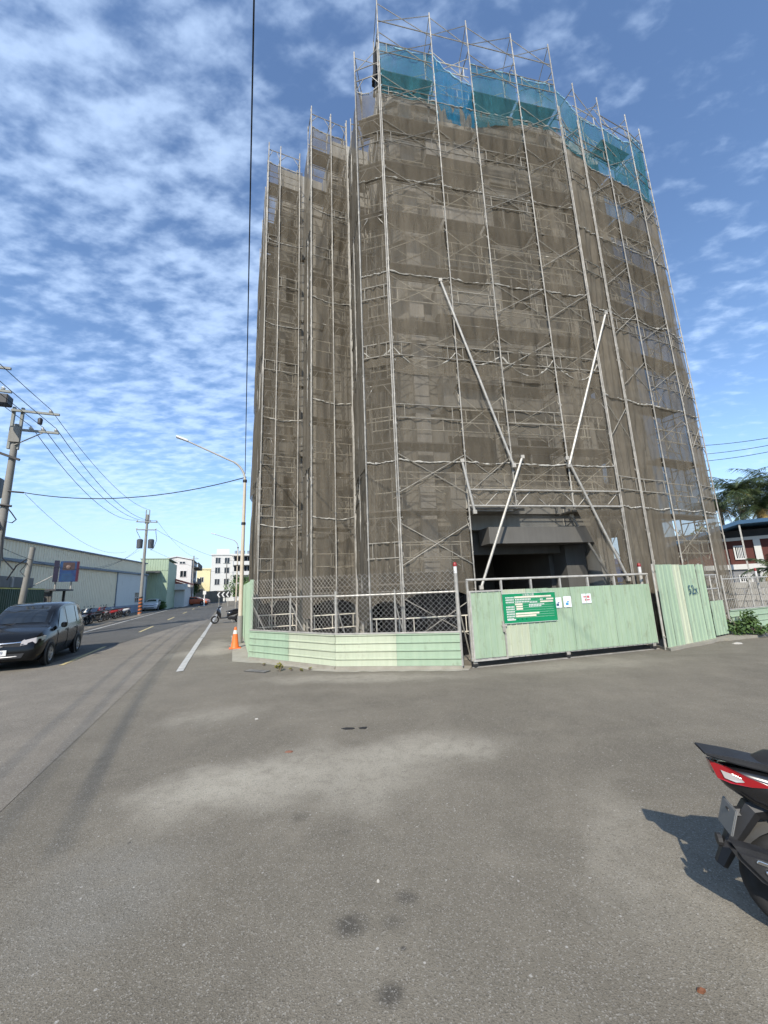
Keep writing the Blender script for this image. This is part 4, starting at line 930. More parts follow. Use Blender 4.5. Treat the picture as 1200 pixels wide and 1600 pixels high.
# ------------------------------------------------------------------ cars
def car(label, paint, loc, rz, group=None, plate=None, emblem=False, Lc=4.58, Hs=1., cat='car'):
    t = thing('parked_car' if not emblem else 'minivan', label, cat, loc, rz, group)       # local -y is the nose, x to the car's left
    # station: y, zbottom, zbelt, ztop, w sill, w belt, w roof
    S = [(0.00, .34, .58, .62, .62, .68, .50), (.05, .26, .66, .74, .72, .76, .55), (.18, .22, .76, .90, .79, .83, .62), (.50, .20, .86, 1.02, .82, .865, .66), (1.00, .20, .93, 1.10, .83, .875, .68), (1.22, .20, .96, 1.16, .83, .875, .69),
         (1.65, .20, .98, 1.50, .83, .875, .67), (2.05, .20, .99, 1.70, .83, .875, .66), (2.45, .20, 1.0, 1.765, .83, .875, .66), (3.05, .20, 1.01, 1.785, .83, .875, .66), (3.70, .20, 1.02, 1.765, .83, .87, .655), (4.20, .22, 1.03, 1.70, .82, .86, .635), (4.42, .26, 1.03, 1.52, .80, .84, .61), (4.54, .30, 1.0, 1.12, .76, .80, .60), (4.58, .40, .80, .84, .68, .70, .55)]
    S = [(y * Lc / 4.58, zb, zbe, zb + (zt - zb) * Hs if zt > 1.2 else zt, a_, c_, d_) for y, zb, zbe, zt, a_, c_, d_ in S]
    def ring(s_):
        y, zb, zbe, zt, ws, wb, wr = s_; cab = zt > zbe + .18
        zs = zt - (.07 if cab else .03)
        half = [(0, zb), (ws * .9, zb), (ws, zb + .08), (wb - .005, zb + (zbe - zb) * .45), (wb, zb + (zbe - zb) * .75), (wb - .025, zbe), (wr + .02 if cab else wb - .10, zs), (wr - .06 if cab else wb * .6, zt - .012), (0, zt + (.0 if cab else .012))]
        return [(x, y, z) for x, z in half] + [(-x, y, z) for x, z in half[-2:0:-1]]
    rows = [ring(s_) for s_ in S]; b = MB(); b.grid(rows, True); b.face(rows[0][::-1]); b.face(rows[-1]); body = b.build('body', paint, t, True)
    def lerp(y):
        for k in range(len(S) - 1):
            if S[k][0] <= y <= S[k + 1][0]:
                f = (y - S[k][0]) / (S[k + 1][0] - S[k][0]); return [S[k][j] + (S[k + 1][j] - S[k][j]) * f for j in range(7)]
    def glass_pt(y, f, sx, out=.006):
        s_ = lerp(y); zs = s_[3] - .07; x = (s_[5] - .025) + (s_[6] + .02 - (s_[5] - .025)) * f; z = s_[2] + (zs - s_[2]) * f
        return (sx * (x + out), y, z + .002)
    K = Lc / 4.58
    for sx in (-1, 1):
        for (ya, yb, ya2, yb2) in ((1.50, 2.32, 1.98, 2.32), (2.40, 3.34, 2.40, 3.34), (3.42, 4.10, 3.42, 4.02)):
            b = MB(); n = 5; lo = [glass_pt((ya + (yb - ya) * k / n) * K, .10, sx) for k in range(n + 1)]; hi = [glass_pt((ya2 + (yb2 - ya2) * k / n) * K, .90, sx) for k in range(n + 1)]
            b.grid([lo, hi] if sx > 0 else [hi, lo]); b.build('side_window', M_glass, t, True)
    def band(y0, y1, f0, f1, nm, m, n=4, nx=8):
        b = MB(); rws = []
        for j in range(n + 1):
            y = (y0 + (y1 - y0) * j / n) * K; s_ = lerp(y); w = (s_[6] - .04) * (f0 + (f1 - f0) * j / n); rws.append([(w * (2 * k / nx - 1), y, s_[3] + .006 - .03 * abs(2 * k / nx - 1) ** 3) for k in range(nx + 1)])
        b.grid(rws); return b.build(nm, m, t, True)
    band(1.27, 2.0, 1.06, .95, 'windscreen', M_glass); band(4.25, 4.5, .9, .95, 'rear_window', M_glass)
    for sx in (-1, 1):
        for y in (.86 * K, 3.58 * K):
            b = MB(); b.lathe([(.30, sx * .884), (.385, sx * .884), (.395, sx * .86)], 28, 'x', (0, y, .33)); b.build('wheel_arch', M_plastic, t)
            w = MB(); r, wd = .325, .20
            prof = [(r * .64, -wd * .44)] + [(r - .04 + .04 * math.cos(q), wd / 2 * math.sin(q)) for q in [-1.5, -1., -.5, 0, .5, 1., 1.5]] + [(r * .64, wd * .44)]
            w.lathe(prof, 28, 'x', (sx * .812, y, r)); wo = w.build('wheel', M_rubber, t, True)
            b = MB(); e = sx * (.812 + wd * .42)
            b.lathe([(r * .66, e - sx * .02), (r * .64, e), (r * .58, e - sx * .03)], 24, 'x', (0, y, r)); b.lathe([(0, e - sx * .01), (.06, e - sx * .01), (.06, e - sx * .05)], 12, 'x', (0, y, r))
            for k in range(7):
                q = 2 * math.pi * k / 7; b.bar((e - sx * .03, y + math.cos(q) * .05, r + math.sin(q) * .05), (e - sx * .03, y + math.cos(q) * r * .60, r + math.sin(q) * r * .60), .05, .03, (1, 0, 0))
            b.lathe([(0, e - sx * .07), (r * .62, e - sx * .07)], 20, 'x', (0, y, r)); b.build('rim', M_alu, wo)
        b = MB(); b.hexa([(sx * .44, -.005, .655), (sx * .76, .075, .68), (sx * .872, .40, .765), (sx * .50, .2, .70), (sx * .45, .04, .775), (sx * .75, .13, .845), (sx * .872, .46, .865), (sx * .52, .25, .87)]); b.build('headlight', M_clear, t, bevel=.01)
        b = MB(); b.lathe([(0, -.025), (.045, -.025), (.05, .02)], 14, 'y', (sx * .62, .05, .42)); b.build('fog_lamp', M_clear, t, True)
        b = MB(); b.lathe([(.055, -.02), (.085, -.005), (.09, .04)], 16, 'y', (sx * .62, .05, .42)); b.build('fog_lamp_bezel', M_plastic, t, True)
        b = MB(); loft(b, [(-.06, .035, -.06, .06), (0, .085, -.085, .085), (.10, .06, -.07, .07)], 12); mo = b.build('wing_mirror', paint, t, True); mo.location = (sx * .97, 1.52 * K, 1.08); mo.rotation_euler = (0, 0, R(90))
        for y in (2.2, 3.12):
            b = MB(); b.bar((sx * .878, y * K, .90), (sx * .878, (y + .18) * K, .90), .03, .03); b.build('door_handle', paint, t)
        for y in (1.42, 2.36, 3.38):
            s_ = lerp(y * K); b = MB(); b.bar((sx * .871, y * K, .32), (sx * .876, y * K, .94), .012, .012, (0, 1, 0)); b.build('door_seam', M_plastic, t)
        b = MB(); b.hexa([(sx * .70, 4.50 * K, .80), (sx * .80, 4.44 * K, .80), (sx * .80, 4.36 * K, .80), (sx * .70, 4.40 * K, .80), (sx * .66, 4.50 * K, 1.14), (sx * .76, 4.44 * K, 1.14), (sx * .78, 4.36 * K, 1.14), (sx * .66, 4.40 * K, 1.14)]); b.build('tail_lamp', M_redlens, t, bevel=.008)
    b = MB(); b.slab_xz([(-.44, .62), (.44, .62), (.52, .70), (-.52, .70)], .012, .06); b.build('grille', M_plastic, t)
    b = MB(); b.path([(-.56, .10, .745), (-.3, .035, .735), (0, .02, .73), (.3, .035, .735), (.56, .10, .745)], .022, 8); b.build('grille_chrome', M_chrome, t, True)
    b = MB(); b.slab_xz([(-.50, .34), (.50, .34), (.56, .46), (-.56, .46)], -.004, .05); b.build('air_intake', M_plastic, t)
    b = MB(); b.path([(-.55, .03, .40), (-.3, -.012, .385), (.3, -.012, .385), (.55, .03, .40)], .012, 6); b.build('bumper_trim', M_alu, t, True)
    if emblem:
        b = MB()
        for (x, z) in ((0, .705), (-.05, .665), (.05, .665)): b.slab_xz([(x - .055, z), (x, z - .025), (x + .055, z), (x, z + .025)], -.018, .02)
        b.build('emblem', M_chrome, t)
    if plate:
        b = MB(); b.box(-.19, .19, -.03, -.014, .42, .57); pl = b.build('number_plate', M_white, t, bevel=.004)
        x = text_mesh(plate, .12, M_ink, 'plate_number', pl); x.location = (0, -.032, .495); x.rotation_euler = (R(90), 0, 0)
    b = MB(); b.path([(-.35, 1.22, 1.165), (-.05, 1.30, 1.20), (.45, 1.34, 1.235)], .012, 5); b.build('wiper', M_plastic, t)
    return t
M_carpaint = mat('charcoal_car_paint', (.006, .0065, .007), .16, .08, 3, spec=.35)
car('charcoal grey minivan driving out of the street towards the junction', M_carpaint, ST(-5.72, 13.8), SA + R(3), plate='2679', emblem=True, cat='minivan')
M_carwhite = mat('white_car_paint', (.55, .55, .54), .3, .05, 3, coat=.8); M_carorange = mat('orange_car_paint', (.55, .13, .05), .3, .05, 3, coat=.8)
car('white car parked at the kerb past the green annex', M_carwhite, ST(-9.6, 58), SA, Hs=.82, Lc=4.3)
car('dark car parked behind the white car near the red roofed shop', M_carpaint, ST(-9.2, 64.5), SA + R(4), Hs=.8, Lc=4.3)
car('orange car crossing the far end of the street', M_carorange, ST(-3.6, 78), SA + R(70), Hs=.8, Lc=4.4)

# ------------------------------------------------------------------ utility poles and wires
M_arm = mat('weathered_arm', (.20, .21, .19), .6, .2, 5)
def insulator(par, p):
    b = MB(); b.lathe([(.015, -.02), (.04, .02), (.075, .03), (.05, .06), (.09, .08), (.055, .11), (.035, .16), (0, .165)], 10, 'z', p); b.build('insulator', M_porc, par, True)
def util_pole(loc, h, label, arms, r0=.19, r1=.12, group='utility poles', stripe_=False, extra=None):
    t = thing('utility_pole', label, 'utility pole', loc, SA, group)
    b = MB(); b.path([(0, 0, 0), (0, 0, h * .5), (0, 0, h)], [r0, (r0 + r1) / 2, r1], 14); b.build('pole', M_wood, t, True)
    for (z, x0, x1, ins, brace) in arms:
        b = MB(); b.box(x0, x1, -.16, -.07, z - .05, z + .05); a_ = b.build('crossarm', M_arm, t)
        for x in ins: insulator(a_, (x, -.115, z + .05))
        if brace: b = MB(); b.bar((x1 * .62, -.115, z - .05), (.05, -.115, z - .75), .05, .03); b.build('arm_brace', M_steel, t)
    if stripe_:
        for k in range(10):
            b = MB(); z = .12 + .17 * k
            b.grid([[(math.cos(2 * math.pi * j / 14) * (r0 + .012), math.sin(2 * math.pi * j / 14) * (r0 + .012), z + .17 * e + .04 * math.cos(2 * math.pi * j / 14)) for j in range(14)] for e in (0, 1)], True)
            b.build('warning_band', mat('warning_black', (.02, .02, .02), .6) if k % 2 else mat('warning_orange', (.45, .14, .05), .6, .2), t, True)
    return t
U1 = ST(-9.5, 21.7); U2 = ST(-8.7, 47.6)
u1 = util_pole(U1, 9.9, 'tall grey utility pole at the left with two crossarms and looping cables', [(10.55, -.25, 1.55, (1.2,), False), (9.62, -.1, 1.62, (.55, 1.0, 1.5), True)])
for x in (-.20, .12):
    b = MB(); b.box(x - .05, x + .05, -.06, .06, 8.7, 10.75); b.build('extension_post', M_arm, u1)
b = MB(); b.box(-.16, .22, -.2, -.1, 9.0, 9.75); b.build('bracket_plate', M_wood, u1)
b = MB(); b.lathe([(0, 0), (.09, .01), (.10, .25), (.05, .32), (0, .33)], 10, 'z', (.85, -.11, 9.98)); b.build('arrester', M_plastic, u1, True)
b = MB(); b.bar((-1.3, -.2, 8.75), (.35, -.2, 8.15), .1, .1); b.build('lower_bracket', M_plastic, u1)
b = MB(); b.box(-.75, -.25, -.25, .25, 6.4, 7.3); b.build('transformer', mat('transformer_grey', (.06, .065, .07), .5), u1, bevel=.03)
b = MB(); b.tube((-.6, -.2, 6.1), (.32, -.2, 6.0), .05, 7); b.tube((.1, -.15, 6.68), (.65, -.15, 6.65), .04, 7); b.build('cable_bracket', M_plastic, u1)
b = MB(); b.path([(.12, -.2, 6.0), (.35, -.2, 5.7), (.55, -.2, 5.4), (.42, -.2, 5.25), (.2, -.2, 5.3), (.16, -.2, 4.6), (.28, -.2, 3.7), (.7, -.2, 3.2)], .025, 6); b.build('cable_loop', M_cable, u1, True)
b = MB(); b.path([(-.5, -.25, 6.0), (-.1, -.25, 5.4), (.1, -.25, 4.9)], .03, 6); b.build('cable_loop', M_cable, u1, True)
U0 = U1 + SRX * -1.15 + SRY * -1.2
u0_ = util_pole(U0, 11.8, 'grey utility pole mostly out of frame, its crossarm ends reaching in', [(12.0, -.8, 1.2, (-.5,), False), (10.9, -.8, 1.35, (.4, 1.05), False)])
b = MB(); b.box(.6, 1.3, -.25, .25, 10.3, 10.75); b.build('switch_gear', M_plastic, u0_, bevel=.03)
u2 = util_pole(U2, 10.6, 'utility pole with twin transformers and an orange striped foot by the green annex', [(9.75, -1.0, 1.0, (-.9, 0.3, .9), False), (8.9, -.95, .95, (-.9, .9), False)], .17, .11, stripe_=True)
for x in (-.16, .16):
    b = MB(); b.box(x - .04, x + .04, -.05, .05, 9.6, 11.1); b.build('extension_post', M_arm, u2)
for x in (-.52, .52):
    b = MB(); b.lathe([(0, 0), (.28, .02), (.30, .9), (.2, 1.0), (0, 1.02)], 14, 'z', (x, 0, 6.9)); b.build('transformer', mat('transformer_grey', (.06, .065, .07), .5), u2, True)
b = MB(); b.path([(.9, -.1, 8.8), (1.05, -.1, 7.8), (.8, -.1, 6.9), (.55, -.1, 6.7)], .025, 5); b.path([(-.9, -.1, 8.8), (-.6, -.1, 8.2), (-.5, -.1, 7.95)], .025, 5); b.build('cable_loop', M_cable, u2, True)
st = at(36, 900, 26.5); t = thing('service_pole', 'short leaning concrete service pole carrying looped cables beside the tall pole', 'utility pole', (st.x, st.y, 0))
b = MB(); b.path([(0, 0, 0), (.30, 0, 4.5)], [.15, .115], 12); b.build('pole', M_wood, t, True)
b = MB(); b.path([(.2, -.15, 3.9), (-.2, -.2, 3.6), (-.6, -.2, 2.9)], .03, 6); b.path([(.25, -.15, 3.7), (.0, -.2, 3.3), (.2, -.2, 3.1)], .02, 5); b.build('cable_loop', M_cable, t, True)
util_pole(ST(-6.6, 80), 9.0, 'slim far utility pole by the red roofed shop', [(8.4, -.8, .8, (-.7, .7), False)], .15, .1)
util_pole(ST(-1.0, 96), 9.0, 'slim far utility pole in front of the white apartment block', [(8.6, -.8, .8, (-.7, .7), False), (7.6, -.6, .6, (), False)], .15, .1)
def wire(label, p, q, sag, r=.012, group='overhead wires', n=16):
    p = Vector(p); q = Vector(q); c = (p + q) / 2; pts = []
    for k in range(n + 1):
        f = k / n; w = p.lerp(q, f) - Vector((0, 0, 4 * sag * f * (1 - f))); pts.append(w - c)
    b = MB(); b.path(pts, r, 5); o = b.build('overhead_wire', M_cable, None, True, fix=False); o.location = c; tag(o, label, 'wire', group); return o
A = lambda base, x, z, y=-.115: Vector(base) + SRX * x + SRY * y + Vector((0, 0, z))
wire('top overhead wire between the two left utility poles', A(U1, 1.2, 10.76), A(U2, .16, 11.1), .9, .014)
for x, x2 in ((.55, -.9), (1.0, .3), (1.5, .9)):
    wire('sagging power wire from the braced crossarm to the pole with transformers', A(U1, x, 9.84), A(U2, x2, 9.96), 1.3, .016, 'three sagging power wires')
    k = .42 if x == 1.0 else .45
    wire('power wire reaching in from beyond the frame to the braced crossarm', A(U1, x, 9.84), A(U1, x - 1.0, 12.2, -30), .8, .014, 'power wires arriving at the left pole')
wire('top wire from the outer crossarm end to the left pole', A(U1, 1.2, 10.76), A(U1, .2, 12.6, -30), .7, .014)
kn = Vector(LP) + Vector((0, 0, 6.62))
wire('cable slung across the street from the left pole to the lamp post', A(U1, .65, 6.65, -.15), kn + Vector((.05, 0, -.15)), .55, .02)
wire('thin wire falling from the left pole towards the warehouse', A(U1, .7, 6.6, -.15), ST(-9.6, 44, 6.2), 1.0, .008)
wire('thin service wire passing in front of the warehouse roof', A(U1, .1, 4.2, -.15), ST(-9.0, 46.5, 6.9), 1.6, .012)
wire('second thin service wire crossing the warehouse upper wall', at(0, 872, 24), ST(-9.0, 46.5, 6.6), 1.1, .009)
nw = at(397, 2, 4.2)
wire('heavy black cable running overhead from the lamp post', kn, nw + (nw - kn) * .9 + Vector((0, 0, 1.0)), .55, .014, n=30)
wire('wire crossing the far street from the transformers', A(U2, .9, 8.95), ST(2.5, 84, 8.2), 1.0, .015)
wire('lower wire crossing the far street to the apartment block', A(U2, .5, 6.8), ST(2, 92, 6.5), 1.1, .012)
wire('wire leading on from the pole with transformers', A(U2, .9, 9.96), ST(-6.0, 80, 8.6), .8, .012)
for k, (ya, yb) in enumerate(((697, 683), (711, 694), (722, 704))):
    wire('power wire passing behind the right wing towards the palms', at(1080, ya, 42), at(1230, yb - 4, 38), .15, .022, 'wires behind the right wing')

# ================================================================== LEFT SIDE BUILDINGS
def frame_for(px, py, D, z=0.): p = at(px, py, D); return Vector((p.x, p.y, z))
M_cream_sheet = mat('cream_sheet', (.84, .74, .53), .6, .06, .8, streak=.5, stain=((.30, .27, .21), .58, .5)); M_grey_sheet = mat('grey_render_wall', (.60, .61, .57), .8, .06, .6, streak=.5, stain=((.30, .27, .21), .58, .5))
M_plinth = mat('blue_grey_plinth', (.22, .25, .30), .8, .1, 1.0); M_trim = mat('blue_grey_trim', (.16, .20, .24), .6, .1); M_dgreen = mat('dark_green_sheet', (.035, .075, .045), .6, .15, 1.0, streak=.6)
M_dkroof = mat('dark_roof', (.05, .05, .052), .7, .2); M_annex = mat('annex_green_sheet', (.32, .40, .28), .6, .06, .8, streak=.5)
wA, wB = at(-60, 930, 34.0), at(226, 930, 60.0); wA.z = wB.z = 0
o, L, rz = run(wA, wB); wh = thing('warehouse', 'long cream sheet metal warehouse with a grey end bay beyond the scooters', 'warehouse', o, rz)
gx = L * .70
b = MB(); ribbed(b, gx, .9, 4.55, .32, .03); s_ = b.build('cream_wall', M_cream_sheet, wh, fix=False)
b = MB(); b.box(gx + .15, L, -.02, .1, .9, 4.55); b.build('grey_wall', M_grey_sheet, wh)
b = MB(); b.box(0, L, -.06, .12, 0, .898); b.build('plinth', M_plinth, wh)
b = MB(); b.box(gx + .0, gx + .15, -.10, .06, .9, 4.55); b.build('downpipe', M_trim, wh)
b = MB(); b.box(L - .001, L + .14, -.10, .06, .0, 4.55); b.build('downpipe', M_trim, wh)
b = MB(); b.box(-.2, L + .2, -.25, .1, 4.56, 4.75); b.build('gutter', M_trim, wh)
b = MB(); ribbed(b, L, 4.76, 6.05, .32, .03); s_ = b.build('upper_wall', M_cream_sheet, wh, fix=False); s_.location = (0, .12, 0)
b = MB(); b.box(-.2, L + .2, -.05, .35, 6.06, 6.18); b.build('roof_edge', M_trim, wh)
b = MB(); b.hexa([(-.2, .36, 6.06), (L + .2, .36, 6.06), (L + .2, 14, 6.9), (-.2, 14, 6.9), (-.2, .36, 6.16), (L + .2, .36, 6.16), (L + .2, 14, 7.0), (-.2, 14, 7.0)]); b.build('roof', M_trim, wh)
b = MB(); b.box(L - .2, L - .05, .2, 13, 0, 6.05); b.build('end_wall', M_cream_sheet, wh)
wx = gx + (L - gx) * .62; wn = thing_ = MB(); wn.box(wx, wx + 1.1, -.035, -.021, 1.2, 2.35); wo = wn.build('window', M_glass, wh)
for (x0, x1, z0, z1) in ((wx - .06, wx, 1.14, 2.41), (wx + 1.1, wx + 1.16, 1.14, 2.41), (wx, wx + 1.1, 2.35, 2.41), (wx, wx + 1.1, 1.14, 1.2), (wx + .52, wx + .58, 1.2, 2.35), (wx, wx + .5, 1.75, 1.79), (wx + .6, wx + 1.1, 1.75, 1.79)):
    b = MB(); b.box(x0, x1, -.06, -.036, z0, z1); b.build('window_frame', M_white, wo)
# green annex, end wall towards the camera
aP = ST(-10.4, 61.5); an = thing('green_annex', 'pale green sheet metal annex at the end of the warehouse', 'building', aP, SA)
b = MB(); ribbed(b, 3.4, 0, 5.0, .3, .03); s_ = b.build('front_wall', M_annex, an, fix=False); s_.location = (-1.2, 0, 0)
b = MB(); b.box(-1.2, 2.2, .02, 9, 0, 6.6); b.build('side_wall', M_annex, an)
b = MB(); ribbed(b, 3.4, 5.3, 6.9, .3, .03); s_ = b.build('upper_wall', M_annex, an, fix=False); s_.location = (-1.2, -.02, 0)
b = MB(); b.hexa([(-1.4, -1.3, 4.92), (1.3, -1.3, 4.92), (1.3, -.03, 5.1), (-1.4, -.03, 5.1), (-1.4, -1.3, 5.0), (1.3, -1.3, 5.0), (1.3, -.03, 5.25), (-1.4, -.03, 5.25)]); b.build('canopy', M_dkroof, an)
b = MB(); b.box(-1.3, 2.3, -.1, 9.1, 6.91, 7.0); b.build('roof', M_annex, an)
# dark green fence, low building and hut at the left edge
gA, gB = ST(-10.2, 16.5), ST(-10.2, 28.8); o, L, rz = run(gA, gB); gf = thing('sheet_fence', 'dark green corrugated fence behind the minivan', 'fence', o, rz)
for j in range(10):
    b = MB(); ribbed(b, L / 10 - .01, .05, 2.45, .2, .025); s_ = b.build('sheet', M_dgreen, gf, fix=False); s_.location = (j * L / 10, 0, 0)
b = MB(); b.box(0, L, -.03, .05, 2.46, 2.52); b.build('top_rail', mat('yellow_rail', (.42, .40, .10), .6, .15), gf)
lb_ = thing('low_building', 'low grey flat roofed building with a plain parapet before the warehouse', 'building', ST(-12.6, 17), SA)
b = MB(); b.box(-3, 0, 0, 16.5, 0, 2.7); b.build('wall', M_concdark, lb_)
b = MB(); b.box(-3, .05, -.05, 16.55, 2.71, 3.35); b.build('parapet', mat('parapet_grey', (.20, .195, .18), .9, .15, 1.5, streak=.5), lb_)
for k in range(9):
    b = MB(); b.box(.051, .12, .3 + 1.9 * k, .5 + 1.9 * k, 2.71, 3.30); b.build('pilaster', M_conc2, lb_)
hp = ST(-10.9, 30.6); hut = thing('roadside_hut', 'small dark open fronted hut with a thin flat roof past the green fence', 'hut', hp, SA)
b = MB(); b.box(-1.5, .3, 0, .12, 0, 2.35); b.build('wall', M_concdark, hut)
b = MB(); b.box(-1.5, -1.38, .13, 2.2, 0, 2.35); b.build('back_wall', M_concdark, hut)
b = MB(); b.box(-1.9, .75, -.35, 2.6, 2.42, 2.52); b.build('roof', M_dkroof, hut)
for y in (.0, 2.1):
    b = MB(); b.box(.32, .44, y, y + .12, 0, 2.41); b.build('post', M_concdark, hut)
b = MB(); b.box(-.9, -.3, -.03, -.004, 1.2, 2.0); b.build('hatch', M_glass, hut)
b = MB(); b.tube((.0, -.14, 1.5), (.0, -.14, 2.1), .13, 12); b.build('meter_box', M_white, hut, True)
# billboard, its colours darkened to stand in for shade on it
sA = at(96, 893, 35.0); bs = thing('billboard', 'small blue billboard, darkened as if shaded, with a portrait panel above the hut', 'billboard', (sA.x, sA.y, 0), SA + R(16))
zt_, zb2 = at(100, 877, 35).z, at(100, 909, 35).z
b = MB(); b.box(-.1, .95, -.05, .12, zb2, zt_); b.build('panel', mat('billboard_blue', (.008, .02, .09), .5, .15, 3, tint=(.014, .07, .17)), bs)
b = MB(); b.box(.05, .70, -.058, -.051, zt_ - .62, zt_ - .08); b.build('picture', mat('billboard_brown', (.06, .035, .032), .6, .3, 5), bs)
b = MB(); b.lathe([(0, 0), (.10, .01), (.14, .13), (.10, .24), (0, .26)], 10, 'z', (.36, -.03, zt_ - .52)); pf = b.build('portrait', mat('billboard_skin', (.16, .11, .09), .6), bs); pf.scale = (1, .3, 1); pf.location = (0, -.05, 0)
b = MB(); b.box(.80, .95, -.058, -.051, zb2, zt_); b.build('red_edge', mat('billboard_red', (.06, .008, .02), .5), bs)
for k in range(4):
    b = MB(); b.box(.05, .62, -.057, -.051, zb2 + .1 + .13 * k, zb2 + .14 + .13 * k); b.build('text_line', mat('billboard_text', (.03, .07, .11), .6), bs)
b = MB(); b.box(-.42, -.15, -.03, .10, zb2, zt_ + .05); b.build('side_panel', mat('billboard_dark', (.015, .012, .03), .5), bs)
b = MB(); b.tube((-.25, .2, 2.45), (-.25, .2, zb2 + .4), .05, 8); b.tube((.6, .2, 2.45), (.6, .2, zb2 + .4), .05, 8); b.tube((-.3, .2, zb2 + .5), (-1.6, .3, 2.7), .03, 6); b.build('posts', M_steel, bs)

# ================================================================== FAR STREET
def house(name, label, loc, rz, w, d, h, wallm, wins, roof=None, roofm=None, floors=(), rail=None, cat='house', winm=None):
    t = thing(name, label, cat, loc, rz)
    b = MB(); b.box(0, w, 0, d, 0, h); b.build('wall', wallm, t)
    for (side, u0, u1, z0, z1) in wins:
        b = MB()
        if side == 'f': b.box(u0, u1, -.03, -.004, z0, z1)
        else: b.box(w + .004, w + .03, u0, u1, z0, z1)
        wo = b.build('window', M_glass, t)
        b = MB(); fr = .08
        for (a0, a1, c0, c1) in ((u0 - fr, u0, z0 - fr, z1 + fr), (u1, u1 + fr, z0 - fr, z1 + fr), (u0, u1, z1, z1 + fr), (u0, u1, z0 - fr, z0), ((u0 + u1) / 2 - .03, (u0 + u1) / 2 + .03, z0, z1)):
            if side == 'f': b.box(a0, a1, -.06, -.031, c0, c1)
            else: b.box(w + .031, w + .06, a0, a1, c0, c1)
        b.build('frame', winm or M_white, wo)
    if roof == 'flat':
        b = MB(); b.box(-.15, w + .15, -.15, d + .15, h + .002, h + .35); b.build('roof', roofm or wallm, t)
    elif roof == 'gable':
        b = MB(); b.slab_xz([(-.3, h), (w / 2, h + w * .12), (w + .3, h), (w + .3, h + .12), (w / 2, h + w * .12 + .14), (-.3, h + .12)], -.2, d + .2); b.build('roof', roofm, t)
        b = MB(); b.slab_xz([(0, h), (w, h), (w / 2, h + w * .12 - .02)], .0, .1); b.build('gable', wallm, t)
    return t
M_wwall = mat('white_wall', (.58, .575, .54), .8, .05, .5, streak=.5, stain=((.30, .27, .21), .58, .5)); M_ywall = mat('yellow_wall', (.62, .56, .34), .8, .05, .5); M_redtile = mat('red_tile_roof', (.36, .10, .07), .7, .15, 3)
w_ = house('white_house', 'tall white house with a curved gable behind the red roofed shop', ST(-11.9, 80), SA, 5.0, 12, 8.2, M_wwall, [('f', 3.2, 4.2, 5.1, 6.2), ('f', 3.0, 3.9, 7.5, 7.9), ('f', .8, 1.6, 5.1, 6.2)] + [('s', 1 + 2.4 * k, 2.4 + 2.4 * k, z, z + 1.3) for k in range(4) for z in (2.2, 5.0)], 'gable', M_wwall)
for k, z in enumerate((3.9, 6.8)):
    b = MB(); b.box(5.0, 6.1, .6, 11.5, z, z + .15); b.build('balcony_slab', M_concdark, w_)
    b = MB(); b.box(6.0, 6.1, .6, 11.5, z + .151, z + 1.0); b.build('balcony_rail', M_concdark, w_)
b = MB(); b.box(-3.2, -.05, 1, 9, 8.3, 8.55); b.box(-3.0, -2.9, 1.2, 1.3, 0, 8.3); b.box(-.4, -.3, 1.2, 1.3, 0, 8.3); b.build('rooftop_shelter', M_dkroof, w_)
sh = house('shop_house', 'low shop with a sloping red tiled roof and a white fascia', ST(-10.9, 70), SA, 4.1, 9, 3.0, M_wwall, [('f', .5, 1.5, .3, 2.2), ('f', 1.9, 2.7, .3, 2.2)], None)
b = MB(); b.hexa([(-.3, -.5, 5.1), (4.6, -.5, 3.5), (4.6, 9, 3.5), (-.3, 9, 5.1), (-.3, -.5, 5.4), (4.6, -.5, 3.8), (4.6, 9, 3.8), (-.3, 9, 5.4)]); b.build('roof', M_redtile, sh)
b = MB(); b.hexa([(-.2, -.3, 3.0), (4.4, -.3, 3.0), (4.4, -.1, 3.0), (-.2, -.1, 3.0), (-.2, -.3, 5.05), (4.4, -.3, 3.5), (4.4, -.1, 3.5), (-.2, -.1, 5.05)]); b.build('red_gable', M_redtile, sh)
b = MB(); b.box(-.1, 4.5, -.8, -.32, 2.7, 3.6); b.build('fascia', M_wwall, sh)
ap_ = house('apartment_block', 'white apartment block with stacked balconies closing the end of the street', ST(-4.6, 104), SA, 9.5, 10, 11.2, M_wwall, [('f', u, u + 1.1, z, z + 1.4) for u in (.9, 3.0) for z in (1.2, 4.0, 6.8, 9.2)] + [('f', 5.2, 6.6, z, z + 1.9) for z in (1.0, 3.8, 6.6, 9.0)] + [('f', 7.6, 9.0, z, z + 1.9) for z in (1.0, 3.8, 6.6, 9.0)], 'flat', M_wwall, cat='apartment block')
for z in (3.4, 6.2, 8.7):
    b = MB(); b.box(4.8, 9.4, -1.2, -.07, z, z + .15); b.build('balcony_slab', M_wwall, ap_)
    b = MB(); b.box(4.8, 9.4, -1.2, -1.1, z + .151, z + .95); b.build('balcony_wall', M_wwall, ap_)
for x in (4.8, 7.1, 9.3):
    b = MB(); b.box(x, x + .18, -1.35, -1.21, 0, 11.2); b.build('column', M_wwall, ap_)
b = MB(); b.box(4.6, 9.6, -1.5, -.16, 11.0, 11.3); b.build('eave', M_wwall, ap_)
b = MB(); b.box(1, 4, 2, 5, 11.56, 13.0); b.build('stair_head', M_wwall, ap_)
for k in range(4):
    b = MB(); b.tube((5.5 + k, 1.5, 11.56), (5.5 + k, 1.5, 12.5), .28, 10); b.build('water_tank', M_alu, ap_, True)
house('yellow_house', 'narrow pale yellow house left of the white apartment block', ST(-8.3, 112), SA, 3.2, 8, 8.2, M_ywall, [('f', .8, 1.6, 2, 3.2), ('f', .8, 1.6, 5, 6.2)], 'flat', M_ywall)
